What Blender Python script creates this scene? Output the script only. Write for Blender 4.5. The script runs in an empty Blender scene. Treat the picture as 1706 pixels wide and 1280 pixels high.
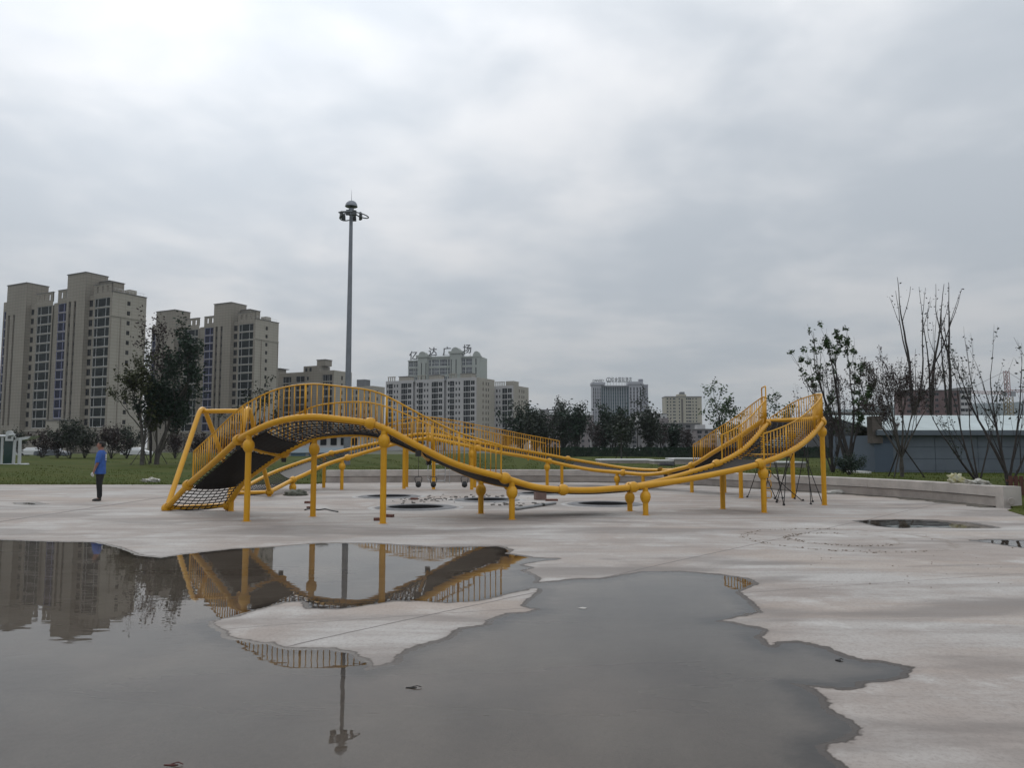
import bpy, math, random
import numpy as np
from mathutils import Vector, Matrix
random.seed(7)
S = bpy.context.scene
COL = S.collection
R = math.radians

# ------------------------------------------------------------------ camera, sky, sun, exposure
F, CX, CY, PITCH, EYE = 1260.0, 853.0, 640.0, R(4.8), 1.6
cam = bpy.data.cameras.new('camera'); camo = bpy.data.objects.new('camera', cam); COL.objects.link(camo)
cam.sensor_fit = 'HORIZONTAL'; cam.sensor_width = 36.0; cam.lens = F/1706*36
cam.clip_start = 0.05; cam.clip_end = 9000
camo.location = (0, 0, EYE); camo.rotation_euler = (math.pi/2+PITCH, 0, 0)
S.camera = camo

SUN_AZ, SUN_EL = R(-26), R(38)          # azimuth from +Y (negative: to the left), elevation
SUN_DIR = Vector((math.sin(SUN_AZ)*math.cos(SUN_EL), math.cos(SUN_AZ)*math.cos(SUN_EL), math.sin(SUN_EL)))
sl = bpy.data.lights.new('sun', 'SUN'); sl.energy = 0.6; sl.angle = R(25); sl.color = (1, 0.97, 0.92)
slo = bpy.data.objects.new('sun', sl); COL.objects.link(slo)
slo.rotation_euler = (-SUN_DIR).to_track_quat('-Z', 'Y').to_euler()

W = bpy.data.worlds.new('World'); S.world = W; W.use_nodes = True
wn, wl = W.node_tree.nodes, W.node_tree.links
wn.clear()
def N(nodes, t, **kw):
    n = nodes.new(t)
    for k, v in kw.items():
        if k == 'inp':
            for a, b in v.items(): n.inputs[a].default_value = b
        else: setattr(n, k, v)
    return n
def wmath(op, a, b=None, c=None, clamp=False):
    n = N(wn, 'ShaderNodeMath', operation=op); n.use_clamp = clamp
    for i, q in enumerate((a, b, c)):
        if q is None: continue
        if isinstance(q, (int, float)): n.inputs[i].default_value = q
        else: wl.new(q, n.inputs[i])
    return n.outputs[0]
tc = N(wn, 'ShaderNodeTexCoord')
sep = N(wn, 'ShaderNodeSeparateXYZ'); wl.new(tc.outputs['Generated'], sep.inputs[0])
zc = wmath('MAXIMUM', sep.outputs[2], 0.0)
den = wmath('ADD', zc, 0.16)
px = wmath('DIVIDE', sep.outputs[0], den); py = wmath('DIVIDE', sep.outputs[1], den)
cmb = N(wn, 'ShaderNodeCombineXYZ'); wl.new(px, cmb.inputs[0]); wl.new(py, cmb.inputs[1])
n1 = N(wn, 'ShaderNodeTexNoise', inp={'Scale': .85, 'Detail': 4.0, 'Roughness': .52, 'Distortion': .3}); wl.new(cmb.outputs[0], n1.inputs['Vector'])
n2 = N(wn, 'ShaderNodeTexNoise', inp={'Scale': 2.9, 'Detail': 4.0, 'Roughness': .5, 'Distortion': .2}); wl.new(cmb.outputs[0], n2.inputs['Vector'])
nn = wmath('ADD', wmath('MULTIPLY', n1.outputs['Fac'], .7), wmath('MULTIPLY', n2.outputs['Fac'], .3))
cl = N(wn, 'ShaderNodeMapRange', interpolation_type='SMOOTHSTEP', inp={'From Min': .40, 'From Max': .62, 'To Min': 0, 'To Max': 1}); wl.new(nn, cl.inputs[0])
# overcast dome: brighter towards the zenith, as a closed cloud deck is
lum = wmath('ADD', wmath('MULTIPLY', wmath('POWER', zc, .9), .66), .405)
var = wmath('ADD', wmath('MULTIPLY', cl.outputs[0], wmath('ADD', wmath('MULTIPLY', zc, .50), .13)), .88)
lum = wmath('MULTIPLY', lum, var)
dt = N(wn, 'ShaderNodeVectorMath', operation='DOT_PRODUCT'); wl.new(tc.outputs['Generated'], dt.inputs[0]); dt.inputs[1].default_value = SUN_DIR
glow = wmath('MULTIPLY', wmath('POWER', wmath('MAXIMUM', dt.outputs['Value'], 0), 12), .33)
lum = wmath('ADD', lum, glow)
tint = N(wn, 'ShaderNodeMix', data_type='RGBA'); tint.inputs[6].default_value = (.90, .975, 1.06, 1); tint.inputs[7].default_value = (.985, 1.0, 1.025, 1)
wl.new(cl.outputs[0], tint.inputs[0])
mul = N(wn, 'ShaderNodeVectorMath', operation='SCALE'); wl.new(tint.outputs[2], mul.inputs[0]); wl.new(lum, mul.inputs['Scale'])
bgc = N(wn, 'ShaderNodeBackground', inp={'Strength': 1.0}); wl.new(mul.outputs[0], bgc.inputs[0])
sky = N(wn, 'ShaderNodeTexSky', sky_type='NISHITA'); sky.sun_disc = False; sky.sun_elevation = SUN_EL; sky.sun_rotation = SUN_AZ
bgs = N(wn, 'ShaderNodeBackground', inp={'Strength': .1}); wl.new(sky.outputs[0], bgs.inputs[0])
mx = N(wn, 'ShaderNodeMixShader', inp={0: .95}); wl.new(bgs.outputs[0], mx.inputs[1]); wl.new(bgc.outputs[0], mx.inputs[2])
wo = N(wn, 'ShaderNodeOutputWorld'); wl.new(mx.outputs[0], wo.inputs[0])
S.view_settings.view_transform = 'Standard'; S.view_settings.look = 'None'
S.view_settings.exposure = 0.0; S.view_settings.gamma = 1.0
try: S.view_settings.use_curve_mapping = False
except Exception: pass

# ------------------------------------------------------------------ measuring helpers (lens model of the survey photograph)
_c, _s = math.cos(PITCH), math.sin(PITCH)
def ray(px, py):
    x, y = px-CX, CY-py
    return x, F*_c-y*_s, F*_s+y*_c
def at(px, py, Y):
    x, f, z = ray(px, py); k = Y/f
    return Vector((x*k, Y, EYE+z*k))
def gp(px, py, z=0.0):
    x, f, zz = ray(px, py); k = (z-EYE)/zz
    return Vector((x*k, f*k, z))

# ------------------------------------------------------------------ materials
MATS = {}
def mat(name, col, rough=.6, metal=0.0, spec=.5, var=0.0, vscale=3.0, bump=0.0, bscale=20.0, col2=None, coat=0.0, two=None):
    """procedural Principled material: colour mottled by noise, optional fine relief"""
    if name in MATS: return MATS[name]
    m = bpy.data.materials.new(name); m.use_nodes = True
    nt = m.node_tree; b = nt.nodes['Principled BSDF']
    b.inputs['Base Color'].default_value = (*col, 1); b.inputs['Roughness'].default_value = rough
    b.inputs['Metallic'].default_value = metal; b.inputs['Specular IOR Level'].default_value = spec
    if coat: b.inputs['Coat Weight'].default_value = coat; b.inputs['Coat Roughness'].default_value = .15
    if var or bump or col2:
        t = nt.nodes.new('ShaderNodeTexCoord')
        n = nt.nodes.new('ShaderNodeTexNoise'); n.inputs['Scale'].default_value = vscale; n.inputs['Detail'].default_value = 6; n.inputs['Roughness'].default_value = .62
        nt.links.new(t.outputs['Object'], n.inputs['Vector'])
        r = nt.nodes.new('ShaderNodeMapRange'); r.inputs['From Min'].default_value = .32; r.inputs['From Max'].default_value = .68
        nt.links.new(n.outputs['Fac'], r.inputs[0])
        mixn = nt.nodes.new('ShaderNodeMix'); mixn.data_type = 'RGBA'
        c2 = col2 if col2 else tuple(q*(1-var) for q in col)
        c1 = col if col2 else tuple(min(1, q*(1+var*.6)) for q in col)
        mixn.inputs[6].default_value = (*c2, 1); mixn.inputs[7].default_value = (*c1, 1)
        nt.links.new(r.outputs[0], mixn.inputs[0]); nt.links.new(mixn.outputs[2], b.inputs['Base Color'])
        if bump:
            n3 = nt.nodes.new('ShaderNodeTexNoise'); n3.inputs['Scale'].default_value = bscale; n3.inputs['Detail'].default_value = 5
            nt.links.new(t.outputs['Object'], n3.inputs['Vector'])
            bp = nt.nodes.new('ShaderNodeBump'); bp.inputs['Strength'].default_value = bump; bp.inputs['Distance'].default_value = .02
            nt.links.new(n3.outputs['Fac'], bp.inputs['Height']); nt.links.new(bp.outputs[0], b.inputs['Normal'])
    MATS[name] = m
    return m

# ------------------------------------------------------------------ mesh helpers
class MB:
    def __init__(s): s.v = []; s.f = []; s.m = []; s.cur = 0
    def add(s, vs, fs):
        o = len(s.v); s.v.extend([tuple(q) for q in vs]); s.f.extend([tuple(i+o for i in q) for q in fs]); s.m.extend([s.cur]*len(fs)); return s
    def quad(s, a, b, c, d): return s.add([a, b, c, d], [(0, 1, 2, 3)])
    def box(s, c, d, rz=0.0, taper=1.0):
        x, y, z = d[0]/2, d[1]/2, d[2]/2; cs, sn = math.cos(rz), math.sin(rz); vs = []
        for zz, k in ((-z, 1), (z, taper)):
            for xx, yy in ((-x, -y), (x, -y), (x, y), (-x, y)):
                xx *= k; yy *= k
                vs.append((c[0]+xx*cs-yy*sn, c[1]+xx*sn+yy*cs, c[2]+zz))
        return s.add(vs, [(3, 2, 1, 0), (4, 5, 6, 7), (0, 1, 5, 4), (1, 2, 6, 5), (2, 3, 7, 6), (3, 0, 4, 7)])
    def bb(s, x0, x1, y0, y1, z0, z1): return s.box(((x0+x1)/2, (y0+y1)/2, (z0+z1)/2), (abs(x1-x0), abs(y1-y0), abs(z1-z0)))
    def tube(s, pts, r, n=8, caps=True):
        pts = [Vector(p) for p in pts]; k = len(pts)
        rs = r if isinstance(r, (list, tuple)) else [r]*k
        T = []
        for i in range(k):
            t = pts[min(i+1, k-1)]-pts[max(i-1, 0)]
            T.append(t.normalized() if t.length > 1e-9 else Vector((0, 0, 1)))
        up = Vector((0, 0, 1)) if abs(T[0].z) < .9 else Vector((1, 0, 0))
        u = T[0].cross(up).normalized(); vs = []
        for i in range(k):
            u = (u-T[i]*u.dot(T[i]))
            u = u.normalized() if u.length > 1e-6 else T[i].orthogonal().normalized()
            w = T[i].cross(u)
            for j in range(n):
                a = 2*math.pi*j/n
                vs.append(pts[i]+(u*math.cos(a)+w*math.sin(a))*rs[i])
        fs = [(i*n+j, i*n+(j+1) % n, (i+1)*n+(j+1) % n, (i+1)*n+j) for i in range(k-1) for j in range(n)]
        if caps: fs += [tuple(range(n))[::-1], tuple((k-1)*n+j for j in range(n))]
        return s.add(vs, fs)
    def lathe(s, c, prof, n=16, axis=None):
        vs = []; M = Matrix.Identity(3)
        if axis is not None: M = Vector((0, 0, 1)).rotation_difference(Vector(axis)).to_matrix()
        for r, z in prof:
            for j in range(n):
                a = 2*math.pi*j/n; vs.append(Vector(c)+M @ Vector((r*math.cos(a), r*math.sin(a), z)))
        k = len(prof)
        return s.add(vs, [(i*n+j, i*n+(j+1) % n, (i+1)*n+(j+1) % n, (i+1)*n+j) for i in range(k-1) for j in range(n)])
    def ball(s, c, r, nu=14, nv=8, sc=(1, 1, 1), rot=None):
        vs = []
        for i in range(nv+1):
            t = math.pi*i/nv
            for j in range(nu):
                a = 2*math.pi*j/nu
                p = Vector((math.sin(t)*math.cos(a)*sc[0], math.sin(t)*math.sin(a)*sc[1], -math.cos(t)*sc[2]))*r
                if rot: p = rot @ p
                vs.append(Vector(c)+p)
        return s.add(vs, [(i*nu+j, i*nu+(j+1) % nu, (i+1)*nu+(j+1) % nu, (i+1)*nu+j) for i in range(nv) for j in range(nu)])
    def prism(s, poly, z0, z1):
        n = len(poly); vs = [(p[0], p[1], z0) for p in poly]+[(p[0], p[1], z1) for p in poly]
        return s.add(vs, [tuple(range(n))[::-1], tuple(range(n, 2*n))]+[(i, (i+1) % n, n+(i+1) % n, n+i) for i in range(n)])
    def mesh(s, name, mats, smooth=False):
        me = bpy.data.meshes.new(name); me.from_pydata(s.v, [], s.f)
        for q in (mats if isinstance(mats, (list, tuple)) else [mats]): me.materials.append(q)
        if max(s.m or [0]): me.polygons.foreach_set('material_index', s.m)
        if smooth: me.polygons.foreach_set('use_smooth', [True]*len(s.f))
        me.update(); return me
    def build(s, name, mats, parent=None, smooth=False): return link(name, s.mesh(name, mats, smooth), parent)
def link(name, data, parent=None, loc=None, rz=None):
    o = bpy.data.objects.new(name, data); COL.objects.link(o)
    if parent: o.parent = parent
    if loc is not None: o.location = loc
    if rz is not None: o.rotation_euler = (0, 0, rz)
    return o
def tag(o, label=None, cat=None, group=None, kind=None):
    if label: o['label'] = label
    if cat: o['category'] = cat
    if group: o['group'] = group
    if kind: o['kind'] = kind
    return o
def thing(name, label, cat, loc=(0, 0, 0), rz=0.0, group=None):
    return tag(link(name, None, None, loc, rz), label, cat, group)
def smooth_by_angle(o, deg=40):
    me = o.data
    me.polygons.foreach_set('use_smooth', [True]*len(me.polygons))
    try: me.set_sharp_from_angle(angle=R(deg))
    except Exception: pass
    return o
def spline(pts, per=10):
    """centripetal-ish Catmull-Rom through points"""
    P = [Vector(p) for p in pts]; P = [P[0]*2-P[1]]+P+[P[-1]*2-P[-2]]; out = []
    for i in range(1, len(P)-2):
        a, b, c, d = P[i-1:i+3]
        t0 = 0; t1 = t0+max((b-a).length, 1e-4)**.5; t2 = t1+max((c-b).length, 1e-4)**.5; t3 = t2+max((d-c).length, 1e-4)**.5
        for k in range(per):
            t = t1+(t2-t1)*k/per
            A1 = a*((t1-t)/(t1-t0))+b*((t-t0)/(t1-t0)); A2 = b*((t2-t)/(t2-t1))+c*((t-t1)/(t2-t1)); A3 = c*((t3-t)/(t3-t2))+d*((t-t2)/(t3-t2))
            B1 = A1*((t2-t)/(t2-t0))+A2*((t-t0)/(t2-t0)); B2 = A2*((t3-t)/(t3-t1))+A3*((t-t1)/(t3-t1))
            out.append(B1*((t2-t)/(t2-t1))+B2*((t-t1)/(t2-t1)))
    out.append(P[-2]); return out
class Path:
    def __init__(s, pts):
        s.p = [Vector(q) for q in pts]; s.d = [0.0]
        for a, b in zip(s.p, s.p[1:]): s.d.append(s.d[-1]+(b-a).length)
        s.L = s.d[-1]
    def at(s, d):
        d = min(max(d, 0), s.L); lo, hi = 0, len(s.d)-1
        while hi-lo > 1:
            m = (lo+hi)//2
            if s.d[m] <= d: lo = m
            else: hi = m
        k = (d-s.d[lo])/max(s.d[hi]-s.d[lo], 1e-9); return s.p[lo].lerp(s.p[hi], k)
    def tan(s, d): return (s.at(d+.03)-s.at(d-.03)).normalized()
    def near(s, x, y, lo=0.0, hi=1e9):
        best = (1e18, 0)
        for q, d in zip(s.p, s.d):
            if lo <= d <= hi:
                e = (q.x-x)**2+(q.y-y)**2
                if e < best[0]: best = (e, d)
        return best[1]
# ------------------------------------------------------------------ ground: plaza slab with shallow hollows that hold rain water
def pxpoly(s): return [tuple(gp(*q)[:2]) for q in s]
MAIN = [(-13.5, 12.2), (-11.6, 13.2)]+pxpoly([(0,900),(82,903),(156,904),(197,913),(230,926),(267,930),(308,924),(390,915),(451,912.5),(533,906),(616,906),(698,911),(735,913),(785,912),(830,911),(850,917),(842,923),(887,930),(930,932),(887,937),(863,942),(883,947),(867,951),(893,962.5),(889,973),(928,970),(961,966),(1002,966),(1035,960.5),(1072,954),(1133,953.5),(1195,958.5),(1240,964.6),(1256.5,973),(1224,987),(1244,1001.6),(1261,1020),(1215.5,1030),(1189,1035.6),(1236,1042.6),(1273,1051),(1256.5,1061),(1273,1075.5),(1280,1079),(1297,1079),(1304,1073),(1332,1072),(1370,1081),(1400,1094),(1437,1103),(1479,1107.5),(1505,1113),(1507,1120.6),(1479,1133),(1430,1135.6),(1424,1145),(1400,1147),(1362,1143),(1321,1140.5),(1344,1150.6),(1364,1165.6),(1368,1179),(1385,1192),(1411,1207),(1420.6,1216),(1407,1229),(1370,1239),(1360.6,1246),(1366,1261),(1396,1280),(1430,1310)])+[(1.75, 3.3), (1.3, 2.2), (0.2, 1.5), (-3, 1.3), (-7, 2.4), (-11, 5), (-14, 9)]
ISLE = pxpoly([(347,1036),(390,1027),(435,1014),(472,1003.6),(509,1001.6),(517,1014),(566,1015),(615,1008),(656,1001.6),(697,1001.6),(743.6,1004.4),(797,1001.6),(838,991),(887,980),(901.6,981),(903.6,987),(883,1001.6),(875,1010),(899.5,1016),(887,1022),(854,1024),(825.7,1032),(817.5,1042.6),(772,1049),(752,1065),(698.5,1079.5),(670,1094),(661.5,1108),(612,1118.5),(607,1116.5),(611,1106),(583,1090),(550,1083.6),(472,1083.6),(447,1075),(410,1071),(369,1063),(369,1055),(349,1044.6)])
POND2 = pxpoly([(1424,868.5),(1450,867),(1500,866.2),(1560,867),(1620,872),(1662,880),(1600,880.5),(1540,879),(1500,880.5),(1462,877.5)])
POND3 = pxpoly([(1628,902),(1660,900),(1706,902),(1760,906),(1760,918),(1706,913),(1660,906)])
POND4 = pxpoly([(20,838),(60,837),(84,841),(52,843),(26,841)])
def sdist(X, Y, poly):
    d = np.full(X.shape, 1e9); ins = np.zeros(X.shape, bool); n = len(poly)
    for i in range(n):
        ax, ay = poly[i]; bx, by = poly[(i+1) % n]; ex, ey = bx-ax, by-ay
        t = np.clip(((X-ax)*ex+(Y-ay)*ey)/(ex*ex+ey*ey+1e-12), 0, 1)
        d = np.minimum(d, (X-ax-t*ex)**2+(Y-ay-t*ey)**2)
        c = (ay > Y) != (by > Y)
        with np.errstate(divide='ignore', invalid='ignore'):
            ins ^= c & (X < ex*(Y-ay)/(ey if abs(ey) > 1e-12 else 1e-12)+ax)
    d = np.sqrt(d); return np.where(ins, -d, d)
_rng = np.random.RandomState(3)
_ph = _rng.rand(40, 4)
def nz(X, Y, f0, n=8, o=0):
    """cheap band noise in -1..1"""
    s = 0*X
    for i in range(n):
        a, b, c, e = _ph[(i+o) % 40]; f = f0*(.6+1.6*b); th = a*6.283
        s = s+np.sin((X*math.cos(th)+Y*math.sin(th))*f*6.283+c*6.283+1.7*np.sin((X*math.sin(th)-Y*math.cos(th))*f*3.1+e*6.283))
    return s/n*1.6
def ground_h(X, Y):
    # scale keeps the hollows shallow and their rims irregular
    sdm = np.maximum(sdist(X, Y, MAIN), -sdist(X, Y, ISLE))
    h = np.where(sdm > 0, .013*(1-np.exp(-sdm/.13)), -.022*(1-np.exp(sdm/.45)))
    for p, dp in ((POND2, .012), (POND3, .012), (POND4, .006)):
        s2 = sdist(X, Y, p); h = np.where(s2 > 0, np.minimum(h, .013*(1-np.exp(-np.maximum(s2, 0)/.25))), np.minimum(h, -dp*(1-np.exp(np.minimum(s2, 0)/.2))))
    h = h+.0012*nz(X, Y, 2.2)+.0009*nz(X, Y, 7.0, 8, 11)+.0006*nz(X, Y, 16.0, 8, 23)
    far = np.clip((np.abs(X)-14)/10, 0, 1)
    return h+.004*np.clip((Y-13)/6, 0, 1)+.01*far
ys = [-30, -15, -6, -2, 0, .8]; y = 1.2
while y < 14: ys.append(y); y += max(.014, y*y/2016*.55)
while y < 37: ys.append(y); y += .11
ss = np.concatenate([[-14, -8, -5, -3, -2, -1.5, -1.2], np.linspace(-1, 1, 430), [1.2, 1.5, 2, 3, 5, 8, 14]])
ys = np.array(ys); YY = np.repeat(ys[:, None], len(ss), 1); XX = ss[None, :]*(np.maximum(YY, 0)*.76+2.2)
XX = np.clip(XX, -70, 60)
ZZ = ground_h(XX, YY)
TRAMP = [(gp(693,847), .74, 1.08), (gp(648.6,828.6), .70, 1.0), (gp(811,834.5), .70, 1.0), (gp(902,823.6), .69, .98), (gp(1008,841.5), .75, 1.06)]
nr, nc = YY.shape
idx = np.arange(nr*nc).reshape(nr, nc)
quads = np.stack([idx[:-1, :-1], idx[:-1, 1:], idx[1:, 1:], idx[1:, :-1]], -1).reshape(-1, 4)
ctr = np.stack([XX, YY], -1).reshape(-1, 2)[quads].mean(1)
keep = np.ones(len(quads), bool)
for c, r, ro in TRAMP: keep &= np.hypot(ctr[:, 0]-c.x, ctr[:, 1]-c.y) > (r*.5+ro*.5)
w_ = np.abs(np.diff(XX, axis=1))[:-1].reshape(-1); keep &= w_ > 1e-6
quads = quads[keep]
me = bpy.data.meshes.new('plaza_ground'); me.from_pydata(np.stack([XX, YY, ZZ], -1).reshape(-1, 3).tolist(), [], quads.tolist())
me.polygons.foreach_set('use_smooth', [True]*len(quads)); me.update()
plaza = tag(link('plaza_ground', me), kind='structure')

TRK = (5.75, 13.3); TRR = 1.65
def concrete_material():
    m = bpy.data.materials.new('wet_concrete'); m.use_nodes = True; nt = m.node_tree; n = nt.nodes; L = nt.links
    b = n['Principled BSDF']
    g = N(n, 'ShaderNodeNewGeometry')
    def noise(scale, detail=6, rough=.6, vec=None, dist=0.0):
        q = N(n, 'ShaderNodeTexNoise', inp={'Scale': scale, 'Detail': detail, 'Roughness': rough, 'Distortion': dist}); L.new(vec or g.outputs['Position'], q.inputs['Vector']); return q.outputs['Fac']
    def mr(src, a, bb, c=0, d=1):
        q = N(n, 'ShaderNodeMapRange', interpolation_type='SMOOTHSTEP', inp={'From Min': a, 'From Max': bb, 'To Min': c, 'To Max': d}); L.new(src, q.inputs[0]); return q.outputs[0]
    def mixc(f, a, bb):
        q = N(n, 'ShaderNodeMix', data_type='RGBA')
        if isinstance(f, float): q.inputs[0].default_value = f
        else: L.new(f, q.inputs[0])
        for i, v in ((6, a), (7, bb)):
            if isinstance(v, tuple): q.inputs[i].default_value = (*v, 1)
            else: L.new(v, q.inputs[i])
        return q.outputs[2]
    def mt(op, a, bb, clamp=False):
        q = N(n, 'ShaderNodeMath', operation=op); q.use_clamp = clamp
        for i, v in ((0, a), (1, bb)):
            if isinstance(v, (int, float)): q.inputs[i].default_value = v
            else: L.new(v, q.inputs[i])
        return q.outputs[0]
    col = mixc(mr(noise(.32, 7, .62, dist=.6), .36, .64), (.325, .28, .25), (.42, .40, .38))
    col = mixc(mr(noise(.9, 6, .65), .50, .72, 0, .75), col, (.51, .495, .475))
    # brushed finish: streaks drawn across the slab
    mp = N(n, 'ShaderNodeMapping'); mp.inputs['Scale'].default_value = (.35, 2.3, 1); mp.inputs['Rotation'].default_value = (0, 0, R(14)); L.new(g.outputs['Position'], mp.inputs[0])
    col = mixc(mr(noise(1.0, 6, .68, mp.outputs[0]), .42, .68, 0, .7), col, (.24, .208, .188))
    mp2 = N(n, 'ShaderNodeMapping'); mp2.inputs['Scale'].default_value = (.25, .8, 1); mp2.inputs['Location'].default_value = (9, 4, 0); L.new(g.outputs['Position'], mp2.inputs[0])
    damp = mr(noise(.8, 5, .55, mp2.outputs[0], .4), .52, .63, 0, .68)
    col = mixc(mr(noise(.55, 5, .6, mp2.outputs[0], 1.0), .5, .66, 0, .55), col, (.37, .30, .25))
    col = mixc(damp, col, (.165, .145, .132))
    col = mixc(mr(noise(38, 4, .7), .4, .75, 0, .45), col, (.18, .155, .14))
    # saw-cut joints
    sp = N(n, 'ShaderNodeSeparateXYZ'); L.new(g.outputs['Position'], sp.inputs[0])
    for (ax, ay), (bx, by), w in (((-1.825, 6.191), (4.685, 13.387), .012), ((-1.028, 5.272), (1.004, 3.935), .006), ((-10.94, 16.35), (-11.08, 24.25), .045), ((-19.5, 29.06), (-15.6, 28.9), .06), ((3.62, 8.80), (4.57, 9.11), .006), ((-8, 21.2), (6, 22.4), .03), ((-9, 13.9), (9, 14.6), .012)):
        l = math.hypot(bx-ax, by-ay); nx, ny = -(by-ay)/l, (bx-ax)/l
        d = mt('ABSOLUTE', mt('SUBTRACT', mt('ADD', mt('MULTIPLY', sp.outputs[0], nx), mt('MULTIPLY', sp.outputs[1], ny)), nx*ax+ny*ay), 0)
        lf = mr(d, w*.5, w*1.6, .85, 0)
        col = mixc(lf, col, (.12, .105, .10))
    # wet where the slab lies low: z near or under the water line
    wz = mt('ADD', sp.outputs[2], mt('MULTIPLY', mt('SUBTRACT', noise(9, 4, .6), .5), .003))
    wet = mr(wz, .0052, .0024, 0, 1)
    lowdamp = mr(wz, .0085, .0045, 0, .35)
    col = mixc(lowdamp, col, (.22, .19, .172))
    # muddy turning track of a wheeled machine
    for (tx, ty), tr_, tw in ((TRK, TRR, .10), (TRK, TRR-.75, .09)):
        dd_ = N(n, 'ShaderNodeVectorMath', operation='DISTANCE'); L.new(g.outputs['Position'], dd_.inputs[0]); dd_.inputs[1].default_value = (tx, ty, 0)
        e_ = mt('ABSOLUTE', mt('SUBTRACT', mt('ADD', dd_.outputs['Value'], mt('MULTIPLY', mt('SUBTRACT', noise(1.2, 3), .5), .25)), tr_), 0)
        col = mixc(mt('MULTIPLY', mr(e_, tw*.3, tw*1.3, .75, 0), mr(noise(5, 5, .7), .42, .62)), col, (.20, .165, .135))
    sub = mixc(mr(noise(1.3, 5, .6), .3, .7), (.155, .128, .110), (.195, .168, .148))
    sub = mixc(mr(noise(60, 3, .7), .4, .7, 0, .4), sub, (.09, .08, .072))
    col = mixc(wet, col, sub)
    rim = mt('MULTIPLY', mr(wz, .0052, .0038, 0, .95), mr(wz, -.010, -.0015, 0, 1))
    col = mixc(rim, col, (.045, .035, .028))
    L.new(col, b.inputs['Base Color'])
    rg = mt('SUBTRACT', mt('SUBTRACT', .85, mt('MULTIPLY', wet, .45)), mt('MULTIPLY', damp, .2)); L.new(rg, b.inputs['Roughness'])
    b.inputs['Specular IOR Level'].default_value = .35
    bp = N(n, 'ShaderNodeBump', inp={'Strength': .35, 'Distance': .006}); L.new(noise(55, 5, .7), bp.inputs['Height']); L.new(bp.outputs[0], b.inputs['Normal'])
    return m
M_CONC = concrete_material(); me.materials.append(M_CONC)

def water_material():
    m = bpy.data.materials.new('rain_water'); m.use_nodes = True; nt = m.node_tree; n = nt.nodes; L = nt.links; n.clear()
    g = N(n, 'ShaderNodeNewGeometry')
    mp = N(n, 'ShaderNodeMapping'); mp.inputs['Scale'].default_value = (1.0, 2.0, 1); L.new(g.outputs['Position'], mp.inputs[0])
    q = N(n, 'ShaderNodeTexNoise', inp={'Scale': 2.2, 'Detail': 2, 'Roughness': .45}); L.new(mp.outputs[0], q.inputs['Vector'])
    bp = N(n, 'ShaderNodeBump', inp={'Strength': .07, 'Distance': .012}); L.new(q.outputs['Fac'], bp.inputs['Height'])
    fr = N(n, 'ShaderNodeFresnel', inp={'IOR': 1.36}); L.new(bp.outputs[0], fr.inputs['Normal'])
    gl = N(n, 'ShaderNodeBsdfGlossy', inp={'Roughness': .012, 'Color': (.93, .92, .91, 1)}); L.new(bp.outputs[0], gl.inputs['Normal'])
    tr = N(n, 'ShaderNodeBsdfTransparent', inp={'Color': (.86, .84, .80, 1)})
    mxs = N(n, 'ShaderNodeMixShader'); L.new(fr.outputs[0], mxs.inputs[0]); L.new(tr.outputs[0], mxs.inputs[1]); L.new(gl.outputs[0], mxs.inputs[2])
    o = N(n, 'ShaderNodeOutputMaterial'); L.new(mxs.outputs[0], o.inputs[0]); return m
M_WATER = water_material()
def water(poly, grow):
    cx = sum(p[0] for p in poly)/len(poly); cy = sum(p[1] for p in poly)/len(poly)
    x0, x1 = min(p[0] for p in poly)-grow, max(p[0] for p in poly)+grow
    y0, y1 = min(p[1] for p in poly)-grow, max(p[1] for p in poly)+grow
    b = MB(); nx, ny = max(2, int((x1-x0)/1.5)), max(2, int((y1-y0)/1.5))
    vs = [(x0+(x1-x0)*i/nx, y0+(y1-y0)*j/ny, 0) for j in range(ny+1) for i in range(nx+1)]
    b.add(vs, [(j*(nx+1)+i, j*(nx+1)+i+1, (j+1)*(nx+1)+i+1, (j+1)*(nx+1)+i) for j in range(ny) for i in range(nx)])
    return tag(b.build('water', M_WATER), kind='structure')
water(MAIN, .3)
for p in (POND2, POND3, POND4): water(p, .12)

# ------------------------------------------------------------------ kerb seat wall (curved), lawn and far land
WALLP = Path(spline([(-8.35, 34.2, 0), (-4, 34.8, 0), (0, 35.0, 0), (4.2, 34.6, 0), (6.9, 32.9, 0), (8.7, 30.7, 0), (10.2, 27.9, 0), (11.6, 25.3, 0), (12.55, 22.6, 0), (12.85, 20.2, 0)], 14))
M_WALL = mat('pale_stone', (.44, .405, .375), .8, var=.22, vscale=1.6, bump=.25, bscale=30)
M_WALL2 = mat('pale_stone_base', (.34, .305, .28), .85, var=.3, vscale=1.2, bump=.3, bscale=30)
wall = thing('seat_wall', 'low curved pale stone seat wall with a groove along its side, edging the concrete plaza', 'wall', (0, 0, 0))
def sweep(profile, path, d0, d1, n, name, m, parent):
    b = MB(); k = len(profile); vs = []
    for i in range(n+1):
        d = d0+(d1-d0)*i/n; p = path.at(d); t = path.tan(d); nr = Vector((-t.y, t.x, 0)).normalized()   # left of travel = outer side
        for o, z in profile: vs.append((p.x+nr.x*o, p.y+nr.y*o, z))
    b.add(vs, [(i*k+j, i*k+(j+1) % k, (i+1)*k+(j+1) % k, (i+1)*k+j) for i in range(n) for j in range(k)]+[tuple(range(k)), tuple(n*k+j for j in range(k))[::-1]])
    return smooth_by_angle(b.build(name, m, parent), 30)
nb = 12
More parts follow.
